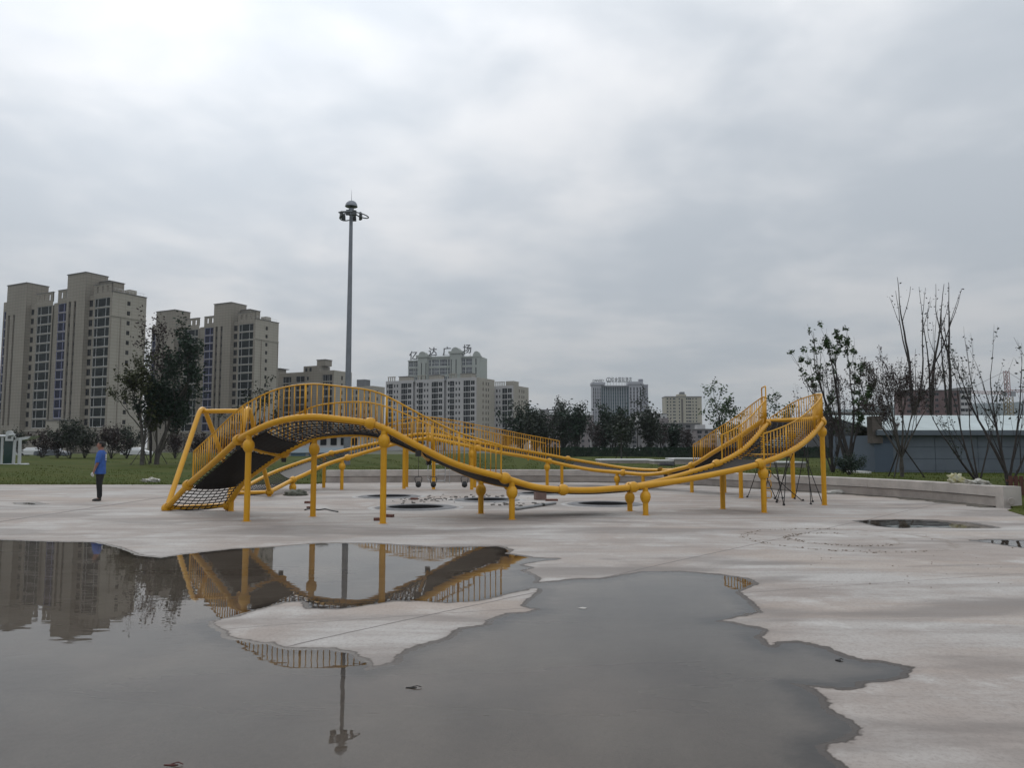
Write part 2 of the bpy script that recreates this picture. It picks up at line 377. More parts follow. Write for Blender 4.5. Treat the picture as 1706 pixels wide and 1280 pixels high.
for i in range(nb):                                   # stone lengths butted end to end
    a, z = WALLP.L*i/nb, WALLP.L*(i+1)/nb
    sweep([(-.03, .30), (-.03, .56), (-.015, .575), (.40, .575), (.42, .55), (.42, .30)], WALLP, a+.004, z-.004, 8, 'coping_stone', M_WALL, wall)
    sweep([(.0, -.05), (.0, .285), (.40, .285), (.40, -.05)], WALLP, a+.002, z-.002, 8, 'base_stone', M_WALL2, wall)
pe = WALLP.at(WALLP.L); te = WALLP.tan(WALLP.L)
b = MB(); ang = math.atan2(te.y, te.x); ce = pe+te*.14+Vector((-te.y, te.x, 0))*.2
b.box((ce.x, ce.y, .27), (.28, .52, .62), ang); b.build('end_block', M_WALL, wall)
cf = ce+te*.1425+Vector((te.y, -te.x, 0))*.05
b = MB(); b.lathe((ce.x-.1, ce.y-.265, .20), [(.0, .012), (.085, .012), (.1, 0)], 20, (0, -1, 0)); b.build('plug', M_WALL2, wall)

M_GRASS = mat('lawn_turf', (.040, .060, .012), .95, col2=(.070, .075, .020), vscale=.35, bump=.6, bscale=9, spec=.05)
M_BLADE = mat('grass_blade', (.045, .068, .012), .9, col2=(.080, .085, .022), vscale=.5, spec=.05)
M_EARTH = mat('far_ground', (.07, .075, .045), .95, var=.35, vscale=.05)
border = [(-62, 32.2, .035), (-45, 32.3, .035), (-30, 32.4, .035), (-20, 32.4, .035), (-14, 32.4, .035), (-10.5, 32.5, .035), (-8.6, 33.0, .04)]
for i in range(0, 41):
    d = WALLP.L*i/40; p = WALLP.at(d); t = WALLP.tan(d); border.append((p.x-t.y*.21, p.y+t.x*.21, .10+.36*min(1, i/4)*min(1, (40-i)/5+.1)))
border += [(13.0, 19.8, .04), (12.45, 19.2, .03), (11.85, 17.6, .03), (11.5, 15, .03), (11.6, 8, .03), (12, 0, .03), (12, -20, .03)]
ks = [0, .15, .4, .8, 1.4, 2.2, 3.2, 4.5, 6, 8, 11, 15, 20, 27, 36, 48, 62, 80, 100, 130]
bl = MB(); rows = []
CEN = Vector((0, 22))
fine = []
for (a, c) in zip(border, border[1:]):
    n_ = max(1, int(math.hypot(c[0]-a[0], c[1]-a[1])/1.0))
    for i in range(n_): fine.append(tuple(a[j]+(c[j]-a[j])*i/n_ for j in range(3)))
fine.append(border[-1])
def lawn_pt(bp, k):
    d = Vector((bp[0]-CEN.x, bp[1]-CEN.y)).normalized(); x, y = bp[0]+d.x*k, bp[1]+d.y*k
    t = min(1, k/16); t = t*t*(3-2*t)
    far = .36+.10*math.sin(x*.09+1)+.08*math.sin(y*.11+x*.03)
    z = bp[2]+(far-bp[2])*t+.03*math.sin(x*1.3+y*.7)*min(1, k/3)
    return x, y, z
for k in ks: rows.append([lawn_pt(q, k) for q in fine])
nv = len(fine)
bl.add([p for r in rows for p in r], [(i*nv+j, (i+1)*nv+j, (i+1)*nv+j+1, i*nv+j+1) for i in range(len(ks)-1) for j in range(nv-1)])
bl.add([(p[0], p[1], -.05) for p in rows[0]]+rows[0], [(j+1, j, nv+j, nv+j+1) for j in range(nv-1)])
bl.cur = 0
lawn = tag(bl.build('lawn', M_GRASS, smooth=True), kind='structure')
b = MB(); b.quad((-2400, -400, -.12), (2400, -400, -.12), (2400, 2400, -.12), (-2400, 2400, -.12)); tag(b.build('ground', M_EARTH), kind='structure')
# grass tufts
rg = random.Random(5); vs = []; fs = []
for i in range(90000):
    q = fine[rg.randrange(nv)]; q2 = fine[min(nv-1, fine.index(q)+1)] if False else q
    k = .05+rg.random()**2.2*60
    x, y, z = lawn_pt(q, k); x += rg.uniform(-.5, .5); y += rg.uniform(-.1, .1) if k < .3 else rg.uniform(-.4, .4)
    if y < 17 or (q[2] > .06 and k < .75) or (y < 21 and k < .5): continue
    h = rg.uniform(.03, .075)*(1+.008*k); w = h*.22; a = rg.uniform(-.6, .6); o = len(vs)
    vs += [(x-w*math.cos(a), y-w*math.sin(a), z-.02), (x+w*math.cos(a), y+w*math.sin(a), z-.02), (x+rg.uniform(-.4, .4)*h, y+rg.uniform(-.4, .4)*h, z+h)]
    fs.append((o, o+1, o+2))
m_ = MB(); m_.v = vs; m_.f = fs; m_.m = [0]*len(fs)
tag(m_.build('grass', M_BLADE), 'short rough green grass growing over the lawn', 'grass', kind='stuff')
# ------------------------------------------------------------------ the yellow net climbing bridge
M_YEL = mat('yellow_paint', (.62, .315, .008), .45, spec=.4, col2=(.55, .265, .007), vscale=2.5, coat=.08)
M_ROPE = mat('black_rope', (.014, .012, .012), .8, var=.3, vscale=8)
M_MAT = mat('rubber_mat', (.010, .0085, .008), .55, spec=.2, var=.25, vscale=3, bump=.15, bscale=40)
M_BLACK = mat('black_plastic', (.012, .012, .013), .5)
climb = thing('climbing_frame', 'large yellow tubular climbing bridge with wavy twin beams, black rope nets and railings', 'climbing frame', (0, 20, 0))
CL_INV = Matrix.Translation((0, -20, 0))
def C(b, name, m, parent=None, smooth=True):
    """build with world coordinates under the climbing frame"""
    b.v = [(v[0], v[1]-20, v[2]) for v in b.v]
    o = b.build(name, m, parent or climb)
    return smooth_by_angle(o, 45) if smooth else o
OUT = [(278,847,19.2),(313,809,18.5),(355,772,17.6),(397,734,16.8),(411,725,16.5),(461,703,16.15),(516,695,16.0),(571,699.5,16.0),(617,706,16.0),(640,714,16.0),(697,744,16.1),(757,773,16.4),(841,797,16.8),(890,811.5,17.1),(938,816.5,17.3),(985,817,17.5),(1017,815,17.65),(1055,812,17.85),(1100,806,18.0),(1134,801,18.1),(1193,790,18.35),(1240,780,18.5),(1266,773,18.6),(1310,756,19.1),(1340,737,19.8),(1360,717,20.4),(1369,704,21.0),(1369,697,21.9),(1352,698,22.9),(1322,708,23.8),(1290,728,24.9),(1245,751,26.0),(1206,769,26.8),(1150,782,28.1),(1101,784,29.5),(1064,783,30.6),(1029,779,31.5),(985,771.6,32.2),(946,765,32.5),(915,759,32.4),(880,753,31.9),(831,744,30.8),(796,738,30.2),(749,729,30.1),(700,724,30.5),(633,738,30.5),(583,749,30.3),(552,756,30.1),(516,766,29.7),(460,786,28.6),(425,803,27.1),(393,822,25.2)]
INN = [(380,842,19.2),(405,805,18.7),(437,779,18.2),(473,755,17.85),(496,742,17.7),(524,730,17.6),(555,725,17.6),(602,723,17.6),(634,728,17.65),(670,741,17.8),(714,760,18.0),(752,778,18.2),(776,789,18.3),(809,801,18.4),(848,809,18.5),(900,814.5,18.7),(960,817,18.9),(1010,816,19.0),(1049,812,19.1),(1091,804,19.2),(1126,795,19.35),(1160,785,19.5),(1194,774,19.65),(1230,755.6,20.1),(1252,737,20.6),(1268,718,21.1),(1277,706,21.7),(1273,701,22.3),(1256,711,22.9),(1229,730,24.1),(1192,752,25.4),(1152,776,26.9),(1126,783,27.5),(1100,789,28.2),(1075,791,28.8),(1038,788,29.7),(992,784,30.6),(964,779.6,31.0),(936,774,31.1),(915,769,31.0),(880,762,30.4),(831,754,29.4),(796,747,28.8),(749,737,28.7),(715,731,29.0),(663,739,29.3),(633,747,29.2),(579,763,28.7),(542,775,28.3),(507,791.6,27.6),(488,800,27.2),(465,812,26.0),(449,820,24.7)]
PO, PI_ = Path(spline([at(*q) for q in OUT], 9)), Path(spline([at(*q) for q in INN], 9))
def dof(path, lst, px, lo=0, hi=None):
    """distance along path at the control point with pixel px (searching part of the list)"""
    best = min((q for q in lst[lo:hi]), key=lambda q: abs(q[0]-px)); p = at(*best)
    return min(zip(path.p, path.d), key=lambda e: (e[0]-p).length)[1]
hO, hI = 27, 27       # index of the turn at the far right
TR = .072
for path, nm in ((PO, 'beam'), (PI_, 'beam')):
    n = int(path.L/.13); b = MB(); b.tube([path.at(path.L*i/n) for i in range(n+1)], TR, 12); C(b, nm, M_YEL)
# paired stations (outer px, inner px, which half)
ST = [(0.0, 0.0)]
for po, pi, far in ((313, 405, 0), (397, 473, 0), (516, 555, 0), (617, 634, 0), (697, 714, 0), (841, 848, 0), (938, 960, 0), (1055, 1049, 0), (1193, 1126, 0), (1266, 1194, 0), (1340, 1252, 0), (1369, 1277, 0)):
    ST.append((dof(PO, OUT, po, 0, hO), dof(PI_, INN, pi, 0, hI)))
for po, pi in ((1322, 1229), (1245, 1192), (1150, 1126), (1064, 1038), (946, 936), (880, 880), (796, 796), (700, 715), (583, 579), (516, 542), (460, 488)):
    ST.append((dof(PO, OUT, po, hO), dof(PI_, INN, pi, hI)))
ST.append((PO.L, PI_.L))
def ruled(t):
    """t in station units -> the facing points on both beams"""
    i = min(int(t), len(ST)-2); k = t-i
    return PO.at(ST[i][0]+(ST[i+1][0]-ST[i][0])*k), PI_.at(ST[i][1]+(ST[i+1][1]-ST[i][1])*k)
TT = [0.0]; LL = [0.0]; prev = ruled(0)
for i in range(1, 601):
    t = (len(ST)-1)*i/600; q = ruled(t); LL.append(LL[-1]+((q[0]-prev[0]).length+(q[1]-prev[1]).length)/2); TT.append(t); prev = q
def t_of(L): return float(np.interp(L, LL, TT))
def L_of(t): return float(np.interp(t, TT, LL))
SAG = .07
def surf(L, w):
    o, i = ruled(t_of(L)); p = o.lerp(i, w); p.z -= SAG*4*w*(1-w)+.02; return p
def net(t0, t1):
    L0, L1 = L_of(t0), L_of(t1); nn = max(3, int((L1-L0)/.145)); nw = 10; b = MB()
    for k in range(1, nw):                                         # along
        b.tube([surf(L0+(L1-L0)*i/nn, k/nw) for i in range(nn+1)], .0135, 4, False)
    for i in range(nn+1):                                          # across, lashed round the beams
        b.tube([surf(L0+(L1-L0)*i/nn, k/6) for k in range(7)], .0135, 4, False)
    o = C(b, 'rope_net', M_ROPE, smooth=False); o['kind'] = 'stuff'
NS = len(ST)-1
cuts = [0, 2, 5, 10, 13, 16, 18, 21, NS]
for a, c in zip(cuts, cuts[1:]): net(a+.02, c-.02)
def matpad(t0, t1, w0=.13, w1=.87):
    L0, L1 = L_of(t0), L_of(t1); n = max(4, int((L1-L0)/.12)); b = MB(); vs = []
    for i in range(n+1):
        L = L0+(L1-L0)*i/n
        for dz in (.016, -.012):
            for k in range(6):
                p = surf(L, w0+(w1-w0)*k/5); vs.append((p.x, p.y, p.z+dz))
    fs = []
    for i in range(n):
        a = i*12; c = a+12
        for k in range(5):
            fs.append((a+k, a+k+1, c+k+1, c+k)); fs.append((a+6+k+1, a+6+k, c+6+k, c+6+k+1))
        fs.append((a, c, c+6, a+6)); fs.append((a+5, a+11, c+11, c+5))
    fs.append((0, 6, 7, 8, 9, 10, 11, 5, 4, 3, 2, 1)); e = n*12; fs.append((e, e+1, e+2, e+3, e+4, e+5, e+11, e+10, e+9, e+8, e+7, e+6))
    b.add(vs, fs); C(b, 'mat', M_MAT)
for t0, t1 in ((.95, 1.92), (2.05, 2.42), (5.05, 7.6), (9.0, 10.35), (13.75, 14.9), (15.6, 16.9), (22.05, 22.95)): matpad(t0, t1)
def bar(p, q, r, name='cross_bar', n=8):
    b = MB(); b.tube([p, q], r, n); return C(b, name, M_YEL)
for t in (0, NS, 2.0, 5.0, 10.6, 12.3, 15.2, 18.0):
    o, i = ruled(t); r = .06 if t in (0, NS, 12.3) else .038
    dz = Vector((0, 0, -.0 if t in (0, NS, 12.3) else -.10)); bar(o+dz, i+dz, r)
    if t in (2.0, 5.0, 15.2):
        for e in (o, i):
            b = MB(); b.box((e.x, e.y, e.z-.15), (.10, .10, .13), .4); C(b, 'rubber_bumper', M_BLACK, smooth=False)
# ball clamps on the beams
jt = MB(); jt.ball((0, 0, 0), .122, 16, 10); jt.lathe((0, 0, 0), [(.095, -.10), (.128, -.04), (.128, .04), (.095, .10)], 16)
JT = jt.mesh('tube_joint', M_YEL, True)
def joint(path, d):
    p = path.at(d); o = link('tube_joint', JT, climb, p-Vector((0, 20, 0))); o.rotation_euler = path.tan(d).to_track_quat('Z', 'Y').to_euler()
for px in (280, 313, 397, 617, 841, 1055, 1266): joint(PO, dof(PO, OUT, px, 0, hO))
joint(PO, dof(PO, OUT, 938, 0, hO))
for px in (1369, 1245, 1101, 1084, 946, 796, 552): joint(PO, dof(PO, OUT, px, hO-1))
for px in (382, 473, 848, 1049, 1194, 1277): joint(PI_, dof(PI_, INN, px, 0, hI))
for px in (1152, 1038, 915, 796, 723, 579, 488, 449): joint(PI_, dof(PI_, INN, px, hI))
# posts: foot pixel on the ground, which beam, ball collar or plain
BJ = MB(); BJ.lathe((0, 0, 0), [(.07, -.14), (.085, -.12), (.115, -.07), (.128, 0), (.115, .07), (.085, .11), (.07, .13)], 16)
BJM = BJ.mesh('ball_joint', M_YEL, True)
POSTS = [(411,870,'o',0,1),(638,874,'o',0,1),(855,867,'o',0,1),(1074,860,'o',0,1),(1280,856,'o',0,1),(1372,843,'o',0,1),
         (520,862,'i',0,1),(800,857,'i',0,1),(1049,853,'i',0,1),(1211,850,'i',0,0),
         (1319,831,'o',1,1),(1234,831,'i',1,0),(1256,837,'i',1,1),(1206,822,'o',1,0),(1142,822,'i',1,1),
         (1027,814,'i',1,1),(1076,816,'i',1,0),(899.5,810.5,'i',1,1),(935,810.3,'i',1,0),(787,817,'i',1,1),(802,815.5,'o',1,0),(674,815,'i',1,0),(678,812.5,'o',1,0),(726,816,'i',1,0),
         (570,817,'i',1,1),(543.6,815,'o',1,0),(496,821,'i',1,1),(380,853,'i',0,0)]
for px, py, w, far, ball in POSTS:
    g = gp(px, py); path = PO if w == 'o' else PI_
    half = dof(path, OUT if w == 'o' else INN, 1369 if w == 'o' else 1277, 24, 30)
    d = path.near(g.x, g.y, half*.9 if far else 0, 1e9 if far else half)
    t = path.at(d); top = t.z
    b = MB(); b.tube([(t.x, t.y, -.06), (t.x, t.y, top-.04)], .066, 12)
    b.lathe((t.x, t.y, 0), [(.10, .004), (.10, .02), (.07, .022)], 14)
    po = C(b, 'post', M_YEL)
    if ball:
        zz = max(.16, top-.26); o = link('ball_joint', BJM, po, (t.x, t.y-20, zz))
# railings
def railing(path, d0, d1, h, indiv, step=.125):
    n = max(6, int((d1-d0)/.16)); pts = [path.at(d0+(d1-d0)*i/n)+Vector((0, 0, h)) for i in range(n+1)]
    a, z = path.at(d0), path.at(d1)
    b = MB(); b.tube([a+Vector((0, 0, .04)), a+Vector((0, 0, h-.05))]+[p for p in pts[0:1]]+pts[1:-1]+[pts[-1], z+Vector((0, 0, h-.05)), z+Vector((0, 0, .04))], .019, 6)
    r = C(b, 'handrail', M_YEL)
    k = int((d1-d0)/step); um = BALM; jb = MB()
    for i in range(1, k):
        p = path.at(d0+(d1-d0)*i/k); thick = i % 14 == 7
        if indiv:
            o = link('baluster', BALT if thick else um, r, (p.x, p.y-20, p.z+.04)); o.scale = (1, 1, h-.045)
        else: jb.tube([(p.x, p.y, p.z+.04), (p.x, p.y, p.z+h)], .02 if thick else .0115, 5, False)
    if not indiv: o = C(jb, 'balusters', M_YEL, r); o['kind'] = 'stuff'
bm_ = MB(); bm_.tube([(0, 0, 0), (0, 0, 1)], .0115, 6); BALM = bm_.mesh('baluster', M_YEL, True)
bm_ = MB(); bm_.tube([(0, 0, 0), (0, 0, 1)], .024, 8); BALT = bm_.mesh('baluster_post', M_YEL, True)
def dpx(path, px, lo, hi):
    """distance where the beam passes the given image column, between two distances"""
    best = (1e9, lo); 
    for i in range(400):
        d = lo+(hi-lo)*i/399; p = path.at(d); x = CX+p.x/(p.y*_c+(p.z-EYE)*_s)*F
        if abs(x-px) < best[0]: best = (abs(x-px), d)
    return best[1]
mO = dof(PO, OUT, 1369, 24, 28); mI = dof(PI_, INN, 1277, 24, 29)
railing(PO, dpx(PO, 321, 0, mO*.5), dpx(PO, 834, 0, mO*.8), .70, True)
railing(PI_, dpx(PI_, 440, 0, mI*.5), dpx(PI_, 790, 0, mI*.8), .74, True)
railing(PO, dpx(PO, 1273, mO*.6, mO), dpx(PO, 1285, mO+1, mO+9), .70, True)
railing(PI_, dpx(PI_, 1203, mI*.6, mI), dpx(PI_, 1156, mI+1, mI+9), .70, True)
railing(PO, dpx(PO, 932, mO+6, PO.L), dpx(PO, 600, mO+14, PO.L), .70, False)
railing(PI_, dpx(PI_, 909, mI+6, PI_.L), dpx(PI_, 585, mI+14, PI_.L), .70, False)
# tall loop handle at the turn
p = PI_.at(mI); q = PI_.at(mI+.75)
b = MB(); za, zb = p.z+.7, p.z+1.08
b.tube([p+Vector((0, 0, .5)), (p.x, p.y, zb-.04), (p.x*.93+q.x*.07, p.y*.93+q.y*.07, zb), (p.x*.07+q.x*.93, p.y*.07+q.y*.93, zb), (q.x, q.y, zb-.04), q+Vector((0, 0, .5))], .02, 8); C(b, 'loop_handle', M_YEL)
# portal of bent tubes joining both ends
def leg(p, a, q):
    p, a, q = Vector(p), Vector(a), Vector(q); r1 = a+(p-a).normalized()*.5; r2 = a+(q-a).normalized()*.5
    pts = [p]+[p.lerp(r1, k/5) for k in range(1, 6)]+[(r1*(1-k/8)**2+a*2*(k/8)*(1-k/8)+r2*(k/8)**2) for k in range(1, 8)]+[r2.lerp(q, k/5) for k in range(0, 6)]
    return pts
A_o, A_i, B_o, B_i = PO.at(0), PI_.at(0), PO.at(PO.L), PI_.at(PI_.L)
ap1, ap2 = at(337, 672, 22.0), at(413, 671, 21.8)
for p, a, q in ((A_o, ap1, B_o), (A_i, ap2, B_i)):
    b = MB(); b.tube(leg(p, a, q), .068, 12); C(b, 'portal_leg', M_YEL)
e1 = ap1-Vector((0, 0, .24)); e2 = ap2-Vector((0, 0, .24)); bar(e1, e2, .068, 'portal_bar', 12)
b = MB()
for e in (A_o, B_o, B_i): b.tube([(e.x, e.y, -.05), (e.x, e.y, e.z)], .066, 12)
for e in (A_o, B_o, B_i):
    bb_ = MB(); bb_.tube([(e.x, e.y, -.05), (e.x, e.y, e.z)], .066, 12); bb_.ball(e, .118, 14, 8); C(bb_, 'foot', M_YEL)
# hand-hold ladder on one inner post
g = PI_.at(PI_.near(*gp(1256, 837)[:2], mI, 1e9)); b = MB()
for z in (.12, .42, .72, 1.02):
    b.tube([(g.x+.05, g.y-.05, z), (g.x+.15, g.y-.10, z), (g.x+.17, g.y-.10, z+.05), (g.x+.17, g.y-.1, z+.17), (g.x+.15, g.y-.1, z+.22), (g.x+.05, g.y-.05, z+.22)], .016, 6)
C(b, 'hand_hold', M_YEL)
# climbing ropes under the high turn, anchored in the slab
ropes = [((1345,742,22.3),(1391-40,842)),((1337,746,22.2),(1371,841)),((1340,744,22.4),(1354,838)),((1342,742,22.6),(1324,833)),((1311,757,21.5),(1306,844)),((1313,760,22.4),(1294,839)),((1290,768,22.0),(1304,832)),((1322,752,22.8),(1291,833)),((1285,770,22.5),(1271,833)),((1262,780,22.0),(1245,830)),((1284,788,20.5),(1338,836)),((1275,790,21.5),(1295,836)),((1292,766,21.8),(1306,843))]
for (p, f) in ropes:
    p = at(*p); f = gp(*f); mid = p.lerp(f, .5)+Vector((0, 0, -.03)); b = MB(); b.tube([p, mid, f], .012, 5)
    b.lathe((f.x, f.y, 0), [(.035, 0), (.035, .05), (.014, .07)], 8); C(b, 'climbing_rope', M_ROPE)
# hanging swing weights under the far arch
M_STEEL = mat('galvanised_steel', (.42, .43, .44), .45, .8, var=.15, vscale=12)
for px, Y, lbl in ((697, 27.6, 'dark ball seat hanging on a long cord left of the bent tube frame'), (722, 28.4, 'dark ball seat half hidden behind a far post'), (774, 27.4, 'dark ball seat hanging alone right of the bent tube frame')):
    c = at(px, 808, Y); b = MB(); b.ball((c.x, c.y, c.z), .105, 14, 8); b.lathe((c.x, c.y, c.z-.02), [(.06, .08), (.075, .11), (.05, .14)], 12)
    o = thing('hanging_bucket_seat', lbl, 'swing seat', (c.x, c.y, c.z), group='ball seats hanging under the arch')
    b.v = [(v[0]-c.x, v[1]-c.y, v[2]-c.z) for v in b.v]; smooth_by_angle(b.build('ball', M_BLACK, o))
    b = MB(); b.tube([(-.09, 0, .05), (-.13, 0, .22), (-.10, 0, .29), (.10, 0, .29), (.13, 0, .22), (.09, 0, .05)], .014, 6); b.build('hanger', M_BLACK, o)
    b = MB(); b.tube([(0, 0, .28), (0, 0, 1.05 if px < 760 else .62)], .008, 5); b.build('cord', M_ROPE, o)
# bent-bar gymnastic frame behind it
c = gp(726, 806); fr = thing('bent_bar_frame', 'thin grey bent tube frame standing under the far yellow arch', 'play frame', (c.x, c.y, 0))
b = MB(); zt = .86; b.tube([(-.35, 0, .55), (-.35, 0, zt-.08), (-.28, 0, zt), (.33, 0, zt), (.42, 0, zt-.1), (.42, 0, .2), (.35, 0, .12), (-.25, 0, .12), (-.36, 0, .2), (-.36, 0, .34)], .018, 8); b.build('loop', M_STEEL, fr)
b = MB(); b.tube([(-.05, .02, .62), (.42, .02, .62)], .014, 6); b.tube([(-.05, .02, .42), (.42, .02, .42)], .014, 6); b.build('rung', M_STEEL, fr)
b = MB(); b.tube([(.40, 0, -.02), (.40, 0, .2)], .018, 6); b.tube([(-.33, 0, -.02), (-.33, 0, .14)], .018, 6); b.tube([(.62, -.1, -.02), (.62, -.1, .8)], .016, 6); b.build('leg', M_STEEL, fr)
# ------------------------------------------------------------------ sunken trampolines and litter on the slab
M_RING = mat('grey_rubber', (.15, .15, .155), .85, var=.35, vscale=3, bump=.2)
M_RIM = mat('pale_mortar', (.36, .35, .34), .9, var=.3, vscale=4, bump=.3)
M_DARK = mat('pit_mesh', (.012, .012, .014), .7)
tl = ['round sunken trampoline with grey rubber ring nearest the tall front post', 'round sunken trampoline beside the low grey slabs at the left arch', 'round sunken trampoline next to the heap of rubble', 'round sunken trampoline behind the brown box and pipe', 'round sunken trampoline standing alone under the dipping beam']
for (c, r, ro), lb in zip(TRAMP, tl):
    t = thing('sunken_trampoline', lb, 'trampoline', (c.x, c.y, 0), group='trampolines sunk in the slab')
    b = MB(); b.lathe((0, 0, 0), [(r, .028), (r+.012, .045), (r+.05, .05), (ro-.10, .045), (ro, .02), (ro+.02, 0)], 40); smooth_by_angle(b.build('rubber_ring', M_RING, t))
    b = MB(); b.lathe((0, 0, 0), [(ro+.0, .016), (ro+.16, .019), (ro+.26, .010)], 40); b.build('mortar_bed', M_RIM, t)
    b = MB(); b.lathe((0, 0, 0), [(r+.005, -.4), (r+.005, .027)], 40); b.build('pit_wall', M_DARK, t)
    b = MB(); b.lathe((0, 0, 0), [(r, -.26), (r*.6, -.28), (.001, -.28)], 32); b.build('bed', M_DARK, t)
    bl_ = MB()
    for k in range(-5, 6):
        x = k*r/6; l = math.sqrt(max(r*r-x*x, 0))*.9; bl_.box((x, 0, -.24), (.035, 2*l, .012))
    o = bl_.build('slats', M_BLACK, t); o['kind'] = 'stuff'
M_BRICK = mat('red_brown_brick', (.14, .06, .045), .85, var=.3, vscale=9, bump=.3)
M_BOX = mat('brown_carton', (.17, .11, .095), .8, var=.2, vscale=5)
M_PVC = mat('grey_pipe', (.22, .225, .23), .5, var=.2, vscale=6)
def bevel(o, w=.01, seg=2):
    m = o.modifiers.new('bevel', 'BEVEL'); m.width = w; m.segments = seg; return o
for i, (px, py, rz, lb) in enumerate(((631, 869, .2, 'brown brick lying flat in front of the tallest post foot'), (648, 863, -.4, 'brown brick lying just behind the tallest post foot'), (518, 849, .3, 'brown brick lying behind the second post of the arch'), (514, 840, .1, 'small dark brick on the slab under the arch'), (690, 834, .2, 'brown brick lying among the rubble by the trampolines'))):
    g = gp(px, py); b = MB(); b.box((0, 0, .032), (.22, .11, .062), rz); o = tag(b.build('brick', M_BRICK), lb, 'brick'); o.location = (g.x, g.y, .014); bevel(o, .006)
g = gp(900, 834); t = thing('cardboard_box', 'brown square carton standing beside the grey pipe on the slab', 'box', (g.x, g.y, .014), .25)
b = MB(); b.box((0, 0, .145), (.33, .28, .29)); bevel(b.build('carton', M_BOX, t), .02)
b = MB(); b.box((0, -.004, .291), (.30, .06, .004)); b.build('tape', M_PVC, t)
g = gp(919, 836); b = MB(); b.box((0, 0, .03), (.36, .16, .06), .1); tag(b.build('board', M_BRICK), 'flat dark board lying beside the brown carton', 'board').location = (g.x, g.y, .014)
a, z = gp(859, 852), gp(925, 841.5); t = thing('grey_pipe', 'long grey plastic pipe with a black clamp lying on the slab', 'pipe', (a.x, a.y, .05))
d = z-a; b = MB(); b.tube([(0, 0, 0), tuple(d*.5), tuple(d)], .042, 10); smooth_by_angle(b.build('tube', M_PVC, t))
b = MB(); b.tube([tuple(d*.63), tuple(d*.68)], .055, 10); smooth_by_angle(b.build('clamp', M_BLACK, t))
b = MB(); b.tube(spline([gp(q[0], q[1], .03) for q in ((508, 850), (518, 847), (530, 850), (541, 848.5), (552, 851), (563, 853))], 5), .018, 6); tag(b.build('black_hose', M_BLACK, smooth=True), 'short black hose lying on the slab between the two front arch posts', 'hose')
def lump(n, sx, sy, sz, seed, amp=.35):
    """crumpled cloth or sack: a noisy flattened ball"""
    rr = random.Random(seed); b = MB(); b.ball((0, 0, 0), 1, n, n//2); out = []
    for v in b.v:
        q = Vector(v); k = 1+amp*(math.sin(q.x*5+seed)*math.sin(q.y*6+seed*2)+.6*math.sin(q.z*9+q.x*7+seed))*.6+rr.uniform(-.06, .06)
        out.append((q.x*sx*k, q.y*sy*k, max(0, q.z*k*.8+.35)*sz))
    b.v = out; return b
M_SACK = mat('camouflage_cloth', (.16, .165, .13), .9, col2=(.05, .055, .045), vscale=9, bump=.4)
M_BAG = mat('white_plastic_bag', (.48, .48, .45), .5, col2=(.24, .22, .16), vscale=6, bump=.3)
M_YBAG = mat('yellow_print_bag', (.34, .30, .08), .5, col2=(.50, .50, .42), vscale=7, bump=.3)
M_TARP = mat('grey_sheet', (.40, .39, .36), .7, var=.35, vscale=5, bump=.3)
g = gp(493, 827); o = tag(lump(22, .33, .24, .17, 3).build('cloth_sack', M_SACK, smooth=True), 'crumpled camouflage sack lying under the far net ramp', 'sack'); o.location = (g.x, g.y, .01)
g = gp(247, 806); o = tag(lump(24, .36, .18, .16, 5, .7).build('plastic_bag', M_BAG, smooth=True), 'white plastic bag left at the edge of the lawn', 'bag'); o.location = (g.x, g.y+.2, .03)
wp = WALLP.at(WALLP.near(*at(1590, 806, 23.2)[:2])); 
d1 = WALLP.near(12.3, 23.6); p = WALLP.at(d1); t_ = WALLP.tan(d1); n_ = Vector((-t_.y, t_.x, 0))
pb = at(1584, 806, 22.9); o = tag(lump(26, .20, .15, .21, 8, .75).build('plastic_bag', M_YBAG, smooth=True), 'yellow and white bag dumped on top of the seat wall', 'bag')
d1 = dpx(WALLP, 1584, WALLP.L*.6, WALLP.L); p = WALLP.at(d1); t_ = WALLP.tan(d1); n_ = Vector((-t_.y, t_.x, 0)); o.location = p+n_*.2+Vector((0, 0, .575))
d1 = dpx(WALLP, 1618, WALLP.L*.6, WALLP.L); p = WALLP.at(d1); o = tag(lump(26, .36, .13, .10, 11, .8).build('plastic_sheet', M_BAG, smooth=True), 'crumpled pale plastic sheet beside the yellow bag on the wall', 'sheet'); o.location = p+n_*.2+Vector((0, 0, .575)); o.rotation_euler = (0, 0, -1.25)
g = gp(1405, 824); o = tag(lump(22, .62, .2, .12, 14).build('grey_cloth', M_TARP, smooth=True), 'grey sheet crumpled on the slab at the foot of the wall', 'sheet'); o.location = (g.x, g.y, .012)
# rubble between the trampolines: broken mortar, too small to count
rr = random.Random(4); b = MB()
for i in range(170):
    px, py = rr.choice(((720, 831), (760, 832), (800, 828), (735, 835), (830, 829), (700, 836), (850, 842)))
    g = gp(px+rr.gauss(0, 22), py+rr.gauss(0, 2.0)); s_ = rr.uniform(.02, .085)
    if any(math.hypot(g.x-c.x, g.y-c.y) < r for c, r, ro in TRAMP): continue
    b.box((g.x, g.y, .012+s_*.2), (s_*rr.uniform(1, 2), s_*rr.uniform(.7, 1.4), s_*rr.uniform(.3, .7)), rr.uniform(0, 3), rr.uniform(.3, .8))
tag(b.build('rubble', mat('broken_mortar', (.12, .11, .10), .9, var=.6, vscale=2.2, bump=.4)), 'loose broken mortar and stones scattered between the trampolines', 'rubble', kind='stuff')
